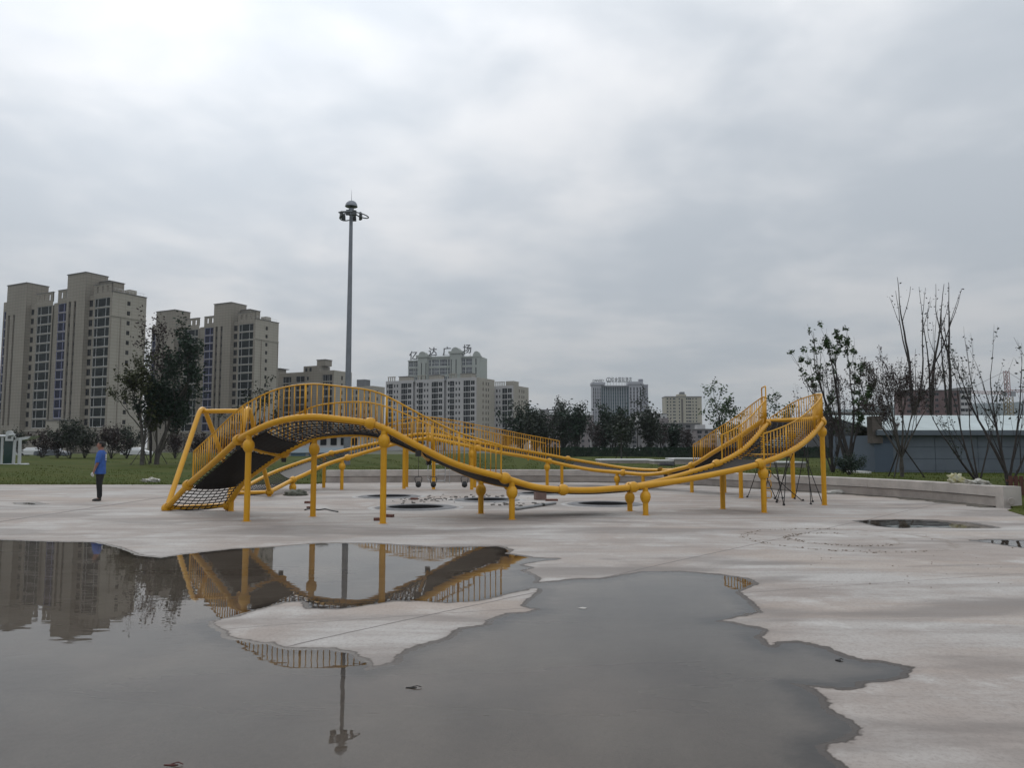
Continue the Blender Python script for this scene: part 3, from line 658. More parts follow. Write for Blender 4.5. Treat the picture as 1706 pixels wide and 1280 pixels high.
# dried mud clods dropped along a curved tyre track
M_MUD = mat('dried_mud', (.17, .135, .105), .95, var=.35, vscale=8, bump=.5)
b = MB()
for rad in (TRR, TRR-.75):
    for i in range(150):
        a_ = rr.uniform(R(70), R(300)); q = Vector((TRK[0]+(rad+rr.gauss(0, .06))*math.cos(a_), TRK[1]+(rad+rr.gauss(0, .06))*math.sin(a_), 0)); s_ = abs(rr.gauss(0, .006))+.003
        b.box((q.x, q.y, .016+s_*.2), (s_*2.2, s_*1.8, s_*.8), rr.uniform(0, 3), .5)
for i in range(50):
    g = gp(rr.uniform(1330, 1706), rr.uniform(890, 985)); s_ = abs(rr.gauss(0, .005))+.003; b.box((g.x, g.y, .016), (s_*2, s_*1.6, s_*.8), rr.uniform(0, 3), .5)
tag(b.build('mud_clods', M_MUD), 'small dried mud clods dropped along the curved tyre track', 'mud', kind='stuff')
# dirt washed along the foot of the wall
b = MB(); vs = []; nd = 120
for i in range(nd+1):
    d = WALLP.L*(.30+.70*i/nd); p = WALLP.at(d); t_ = WALLP.tan(d); n_ = Vector((t_.y, -t_.x, 0)); w = .22+.12*math.sin(i*.7)+.08*math.sin(i*1.9)+(.25 if i > 100 else 0)
    for o_, z_ in ((-.02, .05), (w*.5, .035+.01*math.sin(i*1.3)), (w, .010)): vs.append((p.x+n_.x*o_, p.y+n_.y*o_, z_))
b.add(vs, [(i*3+j, i*3+j+1, i*3+4+j, i*3+3+j) for i in range(nd) for j in range(2)])
tag(b.build('soil', mat('dark_soil', (.10, .088, .072), .95, var=.45, vscale=4, bump=.6, bscale=25), smooth=True), 'dark soil washed along the foot of the seat wall', 'soil', kind='stuff')
# bits floating or lying in the puddle, and one painted treetop reflection
for px, py, lb, c, sc in ((685, 1147, 'small black twig with a leaf floating in the big puddle', (.015, .013, .012), (.035, .008, .006)), (285, 1276, 'small reddish twig sticking out of the big puddle', (.10, .03, .025), (.03, .006, .005)), (1396, 1101, 'small dark patch painting a treetop reflection in the puddle beside its edge', (.03, .028, .026), (.02, .02, .008)), (971, 1014, 'pale leaf floating in the middle of the puddle', (.42, .40, .37), (.045, .03, .004))):
    g = gp(px, py); b = MB(); n = 12; vs = [(0, 0, sc[2])]+[(sc[0]*math.cos(2*math.pi*k/n)*(1+.25*math.sin(3*k+px)), sc[1]*math.sin(2*math.pi*k/n)*(1+.3*math.cos(2*k)), sc[2]*.4) for k in range(n)]
    vs += [(v[0], v[1], -.004) for v in vs[1:]]
    b.add(vs, [(0, 1+k, 1+(k+1) % n) for k in range(n)]+[(1+k, 1+n+k, 1+n+(k+1) % n, 1+(k+1) % n) for k in range(n)])
    if sc[0] < .04: b.tube([(0, 0, .004), (sc[0]*1.2, .004, .012), (sc[0]*2, 0, .004)], .003, 5)
    o = tag(b.build('fallen_leaf' if sc[0] > .04 else 'twig', mat('scrap_and_reflection_%d' % px, c, .7, var=.2)), lb, 'leaf' if sc[0] > .04 else 'twig'); o.location = (g.x, g.y, .002)  # the dark patch at the edge, named twig too, is the painted reflection

# ------------------------------------------------------------------ man standing on the slab
g = gp(165, 836); man = thing('person', 'man in blue t-shirt, dark trousers and white work glove standing side-on', 'person', (g.x, g.y, .016), R(100))
M_SKIN = mat('skin', (.27, .135, .095), .6, var=.12, vscale=12)
M_SHIRT = mat('blue_cotton', (.035, .10, .34), .85, var=.25, vscale=7, bump=.3, bscale=18)
M_TROU = mat('dark_trousers', (.012, .012, .014), .85, var=.3, vscale=6, bump=.3, bscale=16)
M_HAIR = mat('dark_hair', (.012, .010, .009), .8)
M_SHOE = mat('dark_shoe', (.02, .018, .017), .6)
M_GLOVE = mat('white_glove', (.62, .62, .60), .8)
def skin(name, verts, edges, m, parent, root=0, sub=2):
    me = bpy.data.meshes.new(name); me.from_pydata([v[:3] for v in verts], edges, []); o = link(name, me, parent)
    md = o.modifiers.new('skin', 'SKIN'); md.use_smooth_shade = True; md.branch_smoothing = .4
    if not me.skin_vertices: me.skin_vertices.new() if hasattr(me.skin_vertices, 'new') else None
    sv = me.skin_vertices[0].data
    for i, v in enumerate(verts):
        sv[i].radius = (v[3], v[4] if len(v) > 4 else v[3])
    sv[root].use_root = True
    o.modifiers.new('sub', 'SUBSURF').levels = sub; o.modifiers['sub'].render_levels = sub
    me.materials.append(m); return o
# local frame: +y is the way he faces (turned by the empty), x is his right
H_ = 1.74
bodyv = [(0, 0, .93, .10, .08), (0, .01, 1.12, .10, .08), (0, 0, 1.32, .11, .08), (0, -.01, 1.43, .085, .07), (0, .0, 1.50, .066, .064), (0, .02, 1.56, .07, .075), (0, .03, 1.62, .088, .104), (0, .02, 1.685, .088, .102), (0, .015, 1.735, .055, .06)]
bodye = [(i, i+1) for i in range(8)]
def limb(pts, start):
    i0 = len(bodyv); bodyv.extend(pts); bodye.append((start, i0)); bodye.extend((i0+k, i0+k+1) for k in range(len(pts)-1)); return len(bodyv)-1
for s in (-1, 1):
    ff = .03*s
    limb([(s*.085, ff*.3, .84, .055), (s*.10, .02+ff, .66, .05), (s*.10, .02+ff, .49, .045), (s*.10, -.01+ff, .34, .04), (s*.10, -.02+ff, .12, .040), (s*.105, .05+ff, .045, .038), (s*.11, .14+ff, .035, .03)], 0)
    hnd = limb([(s*.165, -.01, 1.40, .045), (s*.205, -.01, 1.26, .045), (s*.225, .01, 1.13, .042), (s*.22, .06, 1.02, .038), (s*.215, .10, .90, .028), (s*.21, .125, .84, .034), (s*.21, .135, .79, .03)], 3)
body = skin('body', bodyv, bodye, M_SKIN, man)
def loft(rings, n=20, cap=True):
    """rings: (x, y, z, rx, ry)"""
    m = MB(); vs = [(x+rx*math.cos(2*math.pi*j/n), y+ry*math.sin(2*math.pi*j/n), z) for x, y, z, rx, ry in rings for j in range(n)]; k = len(rings)
    fs = [(i*n+j, i*n+(j+1) % n, (i+1)*n+(j+1) % n, (i+1)*n+j) for i in range(k-1) for j in range(n)]
    if cap: fs.append(tuple((k-1)*n+j for j in range(n)))
    return m.add(vs, fs)
sb = loft([(0, 0, .80, .185, .142), (0, 0, .84, .188, .146), (0, .008, .95, .183, .148), (0, .01, 1.06, .178, .146), (0, .008, 1.18, .182, .142), (0, 0, 1.30, .192, .135), (0, -.005, 1.38, .192, .122), (0, -.01, 1.43, .165, .105), (0, -.01, 1.47, .115, .085), (0, -.005, 1.505, .072, .07)])
for s in (-1, 1):
    sb.tube([(s*.13, -.01, 1.42), (s*.185, -.012, 1.39), (s*.212, -.012, 1.31), (s*.225, -.006, 1.22), (s*.23, 0, 1.14)], [.07, .078, .074, .072, .076], 12)
smooth_by_angle(sb.build('shirt', M_SHIRT, man), 60)
b = MB()
for k, (dx, dz, w_, h_) in enumerate(((-.04, 0, .03, .10), (.02, 0, .03, .10), (-.01, .045, .12, .02), (-.01, -.07, .10, .02), (-.01, -.12, .12, .015))): b.box((dx, -.142, 1.33+dz), (w_, .006, h_))
b.build('back_print', M_GLOVE, man)
pv = [(0, 0, .98, .15, .125), (0, 0, .84, .15, .13)]; pe_ = [(0, 1)]
for s in (-1, 1):
    i0 = len(pv); ff = .03*s; pv += [(s*.088, ff*.4, .74, .108), (s*.10, .015+ff, .60, .094), (s*.10, .015+ff, .46, .082), (s*.10, 0+ff, .3, .076), (s*.10, -.01+ff, .07, .070)]; pe_ += [(1, i0)]+[(i0+k, i0+k+1) for k in range(4)]
skin('trousers', pv, pe_, M_TROU, man)
for s in (-1, 1):
    ff = .03*s; skin('shoe', [(s*.105, -.06+ff, .05, .048, .05), (s*.105, .04+ff, .045, .05, .045), (s*.11, .14+ff, .035, .045, .033), (s*.112, .19+ff, .03, .03, .025)], [(0, 1), (1, 2), (2, 3)], M_SHOE, man)
for s, mm, nm in ((-1, M_GLOVE, 'glove'), (1, M_SKIN, 'hand')):
    cx_ = s*.21
    hv = [(cx_, .105, .885, .034, .03), (cx_, .125, .835, .042, .024), (cx_, .137, .80, .04, .02)]; he = [(0, 1), (1, 2)]
    for k, ln in enumerate((.055, .068, .063, .048)):
        o_ = (k-1.5)*.02; i0 = len(hv); yy = .137+o_*1.0
        hv += [(cx_+.004*s, yy, .785, .0105), (cx_-.004*s, yy+.004, .785-ln*.55, .0095), (cx_-.018*s, yy+.002, .785-ln, .008)]; he += [(2, i0), (i0, i0+1), (i0+1, i0+2)]
    i0 = len(hv); hv += [(cx_-.01*s, .165, .83, .0125), (cx_-.02*s, .19, .80, .0115), (cx_-.025*s, .195, .77, .009)]; he += [(1, i0), (i0, i0+1), (i0+1, i0+2)]
    skin(nm, hv, he, mm, man)
b = MB(); b.ball((0, .010, 1.665), .112, 18, 12, (.86, 1.0, .88)); b.v = [(v[0], v[1], v[2]) for v in b.v]
hb = MB()
for f in b.f:
    c = [sum(b.v[i][k] for i in f)/len(f) for k in range(3)]
    if c[2] > 1.70+(.03 if c[1] > .05 else 0) or (c[1] < -.02 and c[2] > 1.60): hb.add([b.v[i] for i in f], [tuple(range(len(f)))])
hb.build('hair', M_HAIR, man, True)
b = MB(); b.ball((0, .128, 1.625), .018, 10, 6, (.75, 1, 1.2)); b.build('nose', M_SKIN, man, True)
for s in (-1, 1):
    b = MB(); b.ball((s*.083, .02, 1.63), .024, 10, 6, (.35, .7, 1.2)); b.build('ear', M_SKIN, man, True)
    b = MB(); b.ball((s*.03, .112, 1.65), .012, 8, 6); b.build('eye', M_HAIR, man, True)
b = MB(); b.ball((0, .117, 1.58), .02, 10, 6, (1.1, .4, .25)); b.build('mouth', mat('lip', (.2, .07, .06), .6), man, True)

# ------------------------------------------------------------------ tall lighting mast
MY = 57.0; base = at(578, 746, MY); mtop = at(585.5, 338, MY); zt = mtop.z
mast = thing('lighting_mast', 'tall grey lighting mast with domed cap and ring of floodlights', 'light mast', (base.x, MY, .3))
M_MAST = mat('mast_grey', (.20, .215, .24), .45, .5, var=.12, vscale=2)
b = MB(); hgt = zt-.3; b.tube([(0, 0, -.4), (0, 0, hgt*.35), (0, 0, hgt-.55)], [.27, .22, .13], 12); smooth_by_angle(b.build('pole', M_MAST, mast))
b = MB(); b.lathe((0, 0, hgt-.25), [(.0, .42), (.14, .41), (.30, .34), (.41, .20), (.47, .02), (.48, -.05), (.44, -.06), (.10, -.02)], 20); smooth_by_angle(b.build('dome_cap', M_MAST, mast))
b = MB(); b.tube([(0, 0, hgt+.15), (0, 0, hgt+1.05)], [.02, .006], 6); b.build('lightning_rod', M_MAST, mast)
b = MB(); b.lathe((0, 0, hgt-1.0), [(.14, 0), (.2, .02), (.2, .55), (.13, .6)], 12); b.build('head_frame', M_MAST, mast)
zl = hgt-1.05
for a0 in (10, 130, 250):
    a = R(a0); ca, sa = math.cos(a), math.sin(a); pts = []
    for k in range(15):
        t = k/14*math.pi*1.2-math.pi*.6; rr_ = .75; pts.append((ca*(.75+rr_*.75*math.cos(t))-sa*.5*math.sin(t), sa*(.75+rr_*.75*math.cos(t))+ca*.5*math.sin(t), zl+.25-.28*(.5+.5*math.cos(t))))
    b = MB(); b.tube([(0, 0, zl+.4)]+pts+[(0, 0, zl+.4)], .05, 6); b.build('arm_loop', M_MAST, mast)
for a0 in (-10, 35, 85, 150, 185, 215, 265, 300):
    a = R(a0); ca, sa = math.cos(a), math.sin(a); b = MB(); b.box((.78*ca, .78*sa, zl+.05), (.16, .34, .42), a, .85); bevel(b.build('floodlight', mat('floodlight_case', (.05, .055, .06), .5), mast), .02)

# ------------------------------------------------------------------ white ball-court cage at the far left
PY = 60.0
def q3(px, py): return at(px, py, PY)
M_WHITE = mat('white_paint', (.52, .54, .55), .5, var=.1, vscale=3)
M_GLASS = mat('green_glass', (.018, .045, .042), .08, spec=.6)
base = q3(22, 775.5); cage = thing('ball_court_cage', 'white framed glass court cage with canopy standing on the lawn', 'court cage', (base.x, PY, base.z))
def lc(px, py, dy=0): p = q3(px, py); return (p.x-base.x, dy, p.z-base.z)
for (x0, y0), (x1, y1), w in (((2, 776), (4, 728), .16), ((22, 775), (25, 733), .22), ((32, 774), (33.5, 732), .24)):
    a, z = Vector(lc(x0, y0)), Vector(lc(x1, y1)); b = MB(); b.tube([a, z], w/2*1.2, 4); b.build('post', M_WHITE, cage)
a = Vector(lc(-60, 777)); z = Vector(lc(-58, 728)); b = MB(); b.tube([a, z], .1, 4); b.build('post', M_WHITE, cage)
b = MB(); b.tube([lc(-70, 727), lc(26, 727)], .12, 4); b.build('top_beam', M_WHITE, cage)
b = MB(); b.tube([lc(-70, 776.5), lc(48, 774)], .09, 4); b.build('bottom_rail', M_WHITE, cage)
for x0, x1 in ((-58, 2), (4, 22)):
    b = MB(); a, z = lc(x0, 774.5, .06), lc(x1, 729, .06); b.bb(a[0], z[0], .05, .07, a[2], z[2]); b.build('glass_pane', M_GLASS, cage)
b = MB(); A, B_, C_, D_ = lc(24, 730), lc(52, 727), lc(46, 732), lc(26, 735)
b.add([A, B_, C_, D_]+[(q[0], q[1]+1.2, q[2]+.05) for q in (A, B_, C_, D_)], [(0, 3, 2, 1), (4, 5, 6, 7), (0, 1, 5, 4), (1, 2, 6, 5), (2, 3, 7, 6), (3, 0, 4, 7)]); b.build('canopy', M_WHITE, cage)
base2 = q3(18.5, 735); hoop = thing('basketball_board', 'white round-topped basketball backboard fixed to the court cage', 'backboard', (base2.x, PY-.25, base2.z))
s_ = PY/1256; w2 = 6.3*s_; hh = 17*s_; pl = [(-w2, 0), (w2, 0), (w2, hh*.75)]+[(w2*math.cos(t), hh*.75+hh*.25*math.sin(t)) for t in [math.pi*k/8 for k in range(1, 8)]]+[(-w2, hh*.75)]
b = MB(); n = len(pl); b.add([(p[0], 0, p[1]) for p in pl]+[(p[0], .06, p[1]) for p in pl], [tuple(range(n)), tuple(range(n, 2*n))[::-1]]+[(i, n+i, n+(i+1) % n, (i+1) % n) for i in range(n)]); b.build('board', M_WHITE, hoop)
b = MB(); b.bb(-.12, .16, -.012, -.004, hh*.2, hh*.45); b.build('target_square', mat('grey_print', (.12, .125, .13), .7), hoop)
b = MB(); b.tube([(0, -.05, hh*.55), (8*s_, -.05, hh*.6), (13*s_, -.05, hh*.58)], .07, 8); b.build('arm', M_WHITE, hoop)
b = MB(); b.lathe((13.5*s_, -.05, hh*.56), [(.10, -.1), (.13, 0), (.10, .1)], 10); b.build('arm_end', M_BLACK, hoop)

# ------------------------------------------------------------------ white paving platforms on the lawn
M_SLAB = mat('white_slab', (.55, .55, .54), .7, var=.12, vscale=1.5)
for i, (x0, x1, yb, yt, Y, dp, lb) in enumerate(((1000, 1092, 772.5, 766, 55, 3.5, 'long white stone platform on the lawn beside a young tree'), (1089, 1123, 775, 767, 52, 2.0, 'short white stone platform between two longer ones'), (1123, 1180, 774.5, 764, 52, 3.0, 'tall white stone platform meeting the railing end'), (1272, 1345, 778.5, 770, 46, 2.5, 'white stone platform behind the high turn of the bridge'), (1440, 1452, 800-4, 786, 36, 2, 'white stone block beside the blue shed corner'))):
    a, z = at(x0, yb, Y), at(x1, yt, Y); t = thing('stone_platform', lb, 'platform', ((a.x+z.x)/2, Y, a.z), group='white platforms on the lawn')
    w = z.x-a.x; h = z.z-a.z; b = MB(); b.bb(-w/2+.06, w/2-.06, .05, dp-.05, -.4, h-.09); b.build('base', M_WALL2, t)
    for k in range(max(1, int(w/1.2))):
        n = max(1, int(w/1.2)); b = MB(); b.bb(-w/2+w*k/n+.01, -w/2+w*(k+1)/n-.01, 0, dp, h-.09, h); b.build('slab', M_SLAB, t)
g = at(1111, 778, 49); o = tag(lump(16, .55, .25, .26, 21).build('black_bag', mat('black_sheet', (.012, .013, .015), .5), smooth=True), 'black sack lying on the grass before the white platforms', 'bag'); o.location = g
# ------------------------------------------------------------------ buildings
M_CREAM = mat('cream_render', (.265, .24, .20), .85, var=.12, vscale=.08, bump=.05, bscale=4)
M_CREAM2 = mat('pale_render', (.35, .325, .275), .85, var=.08, vscale=.08)
M_WHITEW = mat('white_render', (.42, .41, .41), .85, var=.10, vscale=.1)
def panel_lines(m, sx, sz, amt):
    """fine joints between facing panels, as colour and relief"""
    nt = m.node_tree; b = nt.nodes['Principled BSDF']; src = b.inputs['Base Color'].links[0].from_socket
    t = nt.nodes.new('ShaderNodeTexCoord'); sp = nt.nodes.new('ShaderNodeSeparateXYZ'); nt.links.new(t.outputs['Object'], sp.inputs[0])
    ad = nt.nodes.new('ShaderNodeMath'); nt.links.new(sp.outputs[0], ad.inputs[0]); nt.links.new(sp.outputs[1], ad.inputs[1])
    cb = nt.nodes.new('ShaderNodeCombineXYZ'); nt.links.new(ad.outputs[0], cb.inputs[0]); nt.links.new(sp.outputs[2], cb.inputs[1])
    br = nt.nodes.new('ShaderNodeTexBrick'); br.offset = 0; nt.links.new(cb.outputs[0], br.inputs['Vector'])
    for k, v in (('Scale', 1.0), ('Mortar Size', .05), ('Brick Width', sx), ('Row Height', sz), ('Mortar Smooth', .3)): br.inputs[k].default_value = v
    mx_ = nt.nodes.new('ShaderNodeMix'); mx_.data_type = 'RGBA'; mx_.blend_type = 'MULTIPLY'
    ml = nt.nodes.new('ShaderNodeMath'); ml.operation = 'MULTIPLY'; ml.inputs[1].default_value = amt; nt.links.new(br.outputs['Fac'], ml.inputs[0])
    nt.links.new(ml.outputs[0], mx_.inputs[0]); nt.links.new(src, mx_.inputs[6]); mx_.inputs[7].default_value = (.35, .35, .35, 1); nt.links.new(mx_.outputs[2], b.inputs['Base Color'])
panel_lines(M_CREAM, 1.5, 1.0, .55); panel_lines(M_CREAM2, 2.2, 1.0, .5)
M_BROWNW = mat('brown_slot', (.10, .085, .07), .8, var=.2, vscale=.3)
M_GREYW = mat('grey_render', (.15, .155, .165), .85, var=.25, vscale=.15)
M_ROOF = mat('roof_coping', (.16, .155, .15), .8)
M_FRAME = mat('pale_window_frame', (.56, .57, .57), .6)
M_FRAMEB = mat('blue_window_frame', (.38, .40, .62), .6)
def glassmat(nm, c, c2): return mat(nm, c, .25, spec=.06, col2=c2, vscale=.35)
M_GLA = glassmat('dark_green_glass', (.018, .026, .024), (.004, .005, .005))
M_GLB = glassmat('dark_blue_glass', (.016, .020, .055), (.006, .007, .018))
M_GLD = glassmat('dark_glass', (.022, .025, .028), (.008, .009, .010))
M_GLT = glassmat('teal_glass', (.050, .105, .120), (.030, .060, .075))
WCACHE = {}
def win_mesh(w, h, mull, fm, gm, tr=.0, fw=.07):
    """frame with mullions (real bars) and a set-back pane"""
    k = (round(w, 2), round(h, 2), mull, fm.name, gm.name, tr)
    if k in WCACHE: return WCACHE[k]
    b = MB(); b.bb(-w/2, w/2, -.02, .06, 0, fw); b.bb(-w/2, w/2, -.02, .06, h-fw, h)
    xs = [-w/2+fw/2, w/2-fw/2]+[-w/2+w*q for q in mull]
    for x in xs: b.bb(x-fw/2, x+fw/2, -.015, .055, fw, h-fw)
    if tr: b.bb(-w/2+fw, w/2-fw, -.01, .05, h*tr-fw/2, h*tr+fw/2)
    f = b.mesh('window', fm)
    g = MB(); g.quad((-w/2+fw*.5, .03, fw*.5), (w/2-fw*.5, .03, fw*.5), (w/2-fw*.5, .03, h-fw*.5), (-w/2+fw*.5, .03, h-fw*.5)); gme = g.mesh('pane', gm)
    c = MB(); c.v, c.f, c.m = list(b.v), list(b.f), [0]*len(b.f); c.cur = 1; c.add(g.v, g.f)
    WCACHE[k] = (f, gme, c.mesh('window', [fm, gm])); return WCACHE[k]
class Bld:
    """local frame: x along the long front (corner at 0), y away from the viewer, z up"""
    def __init__(s, name, label, X, Y, rot, cat='building', group=None, z=0.0): s.e = thing(name, label, cat, (X, Y, z), rot, group)
    def facade(s, name, m, side, pos, a0, a1, z0, z1, ops, depth=.35):
        """wall sheet with real openings. side 'f': faces -y at y=pos, runs along x; 'r': faces +x at x=pos, runs along y; 'l': faces -x"""
        def P(a, z, d):
            if side == 'f': return (a, pos+d, z)
            if side == 'r': return (pos-d, a, z)
            return (pos+d, a, z)
        xs = sorted(set([round(a0, 3), round(a1, 3)]+[round(min(max(v, a0), a1), 3) for o in ops for v in (o[0], o[1])]))
        zs = sorted(set([round(z0, 3), round(z1, 3)]+[round(v, 3) for o in ops for v in (o[2], o[3])]))
        b = MB(); O = [(round(o[0], 3), round(o[1], 3), round(o[2], 3), round(o[3], 3)) for o in ops]
        # merge runs vertically per column strip
        for i in range(len(xs)-1):
            xm = (xs[i]+xs[i+1])/2; run = None
            col = [o for o in O if o[0] < xm < o[1]]
            for j in range(len(zs)-1):
                zm = (zs[j]+zs[j+1])/2; hole = any(o[2] < zm < o[3] for o in col)
                if not hole and run is None: run = zs[j]
                if hole and run is not None: b.quad(P(xs[i], run, 0), P(xs[i+1], run, 0), P(xs[i+1], zs[j], 0), P(xs[i], zs[j], 0)); run = None
            if run is not None: b.quad(P(xs[i], run, 0), P(xs[i+1], run, 0), P(xs[i+1], z1, 0), P(xs[i], z1, 0))
        for o in O:
            x0, x1, q0, q1 = o; d = depth
            b.quad(P(x0, q0, 0), P(x0, q1, 0), P(x0, q1, d), P(x0, q0, d)); b.quad(P(x1, q0, 0), P(x1, q0, d), P(x1, q1, d), P(x1, q1, 0))
            b.quad(P(x0, q0, 0), P(x0, q0, d), P(x1, q0, d), P(x1, q0, 0)); b.quad(P(x0, q1, 0), P(x1, q1, 0), P(x1, q1, d), P(x0, q1, d))
        return b.build(name, m, s.e)
    def windows(s, side, pos, ops, mull, fm, gm, d=.18, pane=False, tr=.0, fw=.07):
        for o in ops:
            w, h = o[1]-o[0], o[3]-o[2]; f, g, c = win_mesh(w, h, mull, fm, gm, tr, fw); a = (o[0]+o[1])/2
            loc = (a, pos+d, o[2]) if side == 'f' else (pos-d, a, o[2]); rz = 0 if side == 'f' else math.pi/2
            ob = link('window', f if pane else c, s.e, loc, rz)
            if pane: link('pane', g, ob)
    def box(s, name, m, x0, x1, y0, y1, z0, z1, par=None):
        b = MB(); b.bb(x0, x1, y0, y1, z0, z1); return b.build(name, m, par or s.e)
EST = R(-27)
def tower(label, px, Y, z=0.0):
    X = (px-CX)/1255*Y; B = Bld('apartment_tower', label, X, Y, EST, 'tower', 'twin cream apartment towers', z)
    zs = [7.5+3*i for i in range(13)]; zt = 46.6; D = 11.5
    lo, hi = .14, 2.86
    # bays: u from the corner to the left
    def ops(u0, u1): return [(-u1, -u0, q+lo, q+hi) for q in zs]
    # right bay
    o1 = ops(1.0, 8.2); B.facade('wall', M_CREAM, 'f', 0, -8.8, 0, 0, 47.6, o1+[(-6.8, -5.9, 2, 5.6), (-4.6, -3.7, 2, 5.6)]); B.windows('f', 0, o1, (.2, .72), M_FRAME, M_GLA, pane=True, fw=.13)
    # recess with side window
    o2 = ops(9.0, 10.9); B.facade('recess_wall', M_CREAM, 'f', .12, -11.2, -8.8, 0, 47.6, [(a, c, q0+.5, q1-.2) for a, c, q0, q1 in o2]); B.windows('f', .12, [(a, c, q0+.5, q1-.2) for a, c, q0, q1 in o2], (.5,), M_BROWNW, M_GLD)
    # stair tower: tall block with two full-height dark slots
    slots = [(-16.3, -15.2, 8.6, 46.2), (-18.9, -17.7, 8.6, 46.2)]
    B.facade('stair_block', M_CREAM, 'f', -1.2, -19.9, -11.2, 0, 54.6, slots, .6); B.box('stair_flank', M_CREAM, -11.21, -11.0, -1.197, 6, 0, 54.6)
    for a, c, q0, q1 in slots:
        B.box('slot_panel', M_BROWNW, a+.003, c-.003, -.75, -.6, q0, q1)
        for q in zs: link('window', win_mesh(c-a-.1, 1.3, (.5,), M_BROWNW, M_GLD)[2], B.e, ((a+c)/2, -.85, q+.9))
    B.box('roof_slab', M_ROOF, -20.1, -10.9, -1.4, 6.2, 54.6, 54.85)
    B.box('penthouse', M_CREAM, -10.6, -6.0, 3, 8, 47, 52.3); B.box('roof_slab', M_ROOF, -10.75, -5.8, 2.8, 8.2, 52.3, 52.5)
    # blue window bay
    o3 = ops(20.6, 25.9); B.facade('wall', M_CREAM, 'f', 0, -26.3, -19.9, 0, 47.6, o3+[(-24.8, -23.6, 2, 5.6)]); B.windows('f', 0, o3, (.52,), M_FRAMEB, M_GLB, pane=True, fw=.13)
    B.facade('recess_wall', M_CREAM, 'f', .7, -29.2, -26.3, 0, 47.0, [])
    B.box('recess_side', M_CREAM, -26.32, -26.1, .003, .8, 0, 46.9)
    # left bay
    o4 = ops(29.9, 37.4); B.facade('wall', M_CREAM, 'f', .4, -38.2, -29.2, 0, 47.6, o4+[(-36, -35, 2, 5.6), (-33, -32, 2, 5.6)]); B.windows('f', .4, o4, (.24, .76), M_FRAME, M_GLA, pane=True, fw=.13)
    o5 = [(-40.9, -39.2, q+.6, q+2.4) for q in zs]; B.facade('recess_wall', M_CREAM, 'f', .55, -41.4, -38.2, 0, 47.6, o5); B.windows('f', .55, o5, (.5,), M_BROWNW, M_GLD)
    sl2 = [(-47.9, -46.8, 8.6, 44.5), (-50.7, -49.5, 8.6, 44.5)]
    B.facade('stair_block', M_CREAM, 'f', -1.0, -51.8, -41.4, 0, 54.4, sl2, .6); B.box('stair_flank', M_CREAM, -41.42, -41.2, -.997, 6, 0, 54.4)
    for a, c, q0, q1 in sl2: B.box('slot_panel', M_BROWNW, a+.003, c-.003, -.55, -.4, q0, q1)
    B.box('roof_slab', M_ROOF, -52, -41.1, -1.2, 6.2, 54.4, 54.65)
    o6 = ops(52.2, 55.4); B.facade('wall', M_CREAM, 'f', .3, -55.8, -51.8, 0, 49.5, o6); B.windows('f', .3, o6, (.5,), M_FRAMEB, M_GLB, fw=.13)
    # parapet blocks with openings that show the sky
    for a, c, z1 in ((-8.8, -.4, 50.6), (-26.3, -20.1, 50.6), (-38.2, -29.4, 50.6)):
        n = 3 if c-a > 7 else 2; hs = [(a+(c-a)*(i+.75)/(n+.5)-.45, a+(c-a)*(i+.75)/(n+.5)+.45, 48.1, 49.9) for i in range(n)]
        yy = .02 if a > -28 else .42
        B.facade('parapet', M_CREAM, 'f', yy, a, c, 47.6, z1, hs, .3); B.facade('parapet', M_CREAM, 'f', yy+.302, a, c, 47.6, z1, hs, .02)
        B.box('coping', M_ROOF, a-.1, c+.1, yy-.12, yy+.5, z1, z1+.16)
    # right end
    o7 = [(5.0, 6.1, q+1.0, q+2.3) for q in [1.4, 4.4]+zs]
    B.facade('end_wall', M_CREAM2, 'r', 0, 0, D, 0, 48.0, o7); B.windows('r', 0, o7, (.5,), M_BROWNW, M_GLD)
    B.box('string_course', M_CREAM2, -.2, .22, -.2, D+.1, 40.6, 41.0); B.box('string_course', M_CREAM2, -55.9, .2, -.12, .25, 6.7, 7.0); B.box('string_course', M_CREAM2, .003, .2, .26, D, 6.7, 7.0)
    for v in (2.9, D-.35): B.box('corner_pilaster', M_CREAM, .003, .14, v, v+.3, 7.01, 40.59)
    B.box('coping', M_ROOF, -.3, .2, -.1, D+.1, 48.0, 48.2)
    B.box('roof_tank', M_CREAM2, -4.5, -2, 7, 9.5, 47, 50)
    b = MB()
    for k in range(9): b.tube([(-.3, 1+k*1.2, 48.1), (-.3, 1+k*1.2, 49.1)], .04, 4)
    b.tube([(-.3, .8, 49.1), (-.3, D-.5, 49.1)], .04, 4); b.build('roof_railing', M_FRAME, B.e)
    # core
    B.box('core', M_CREAM, -55.7, -.6, 2.4, D, 0, 47.0)
    if px < 300:
        B.facade('annex_wall', M_CREAM2, 'f', -6, -19.5, -13.0, 0, 9.5, [(-18.6, -17.4, 6.2, 7.8), (-18.6, -17.4, 2.4, 4.0)], .3)
        B.box('annex', M_CREAM2, -19.45, -13.05, -5.65, -1.3, 0, 9.45); B.box('annex_coping', M_ROOF, -19.7, -12.8, -6.2, -1.25, 9.5, 9.75)
    return B
tower('tall cream apartment tower with a blue window column, nearer of the two alike', 181, 222)
tower('tall cream apartment tower behind the dark leafy tree, farther of the two alike', 423, 270)

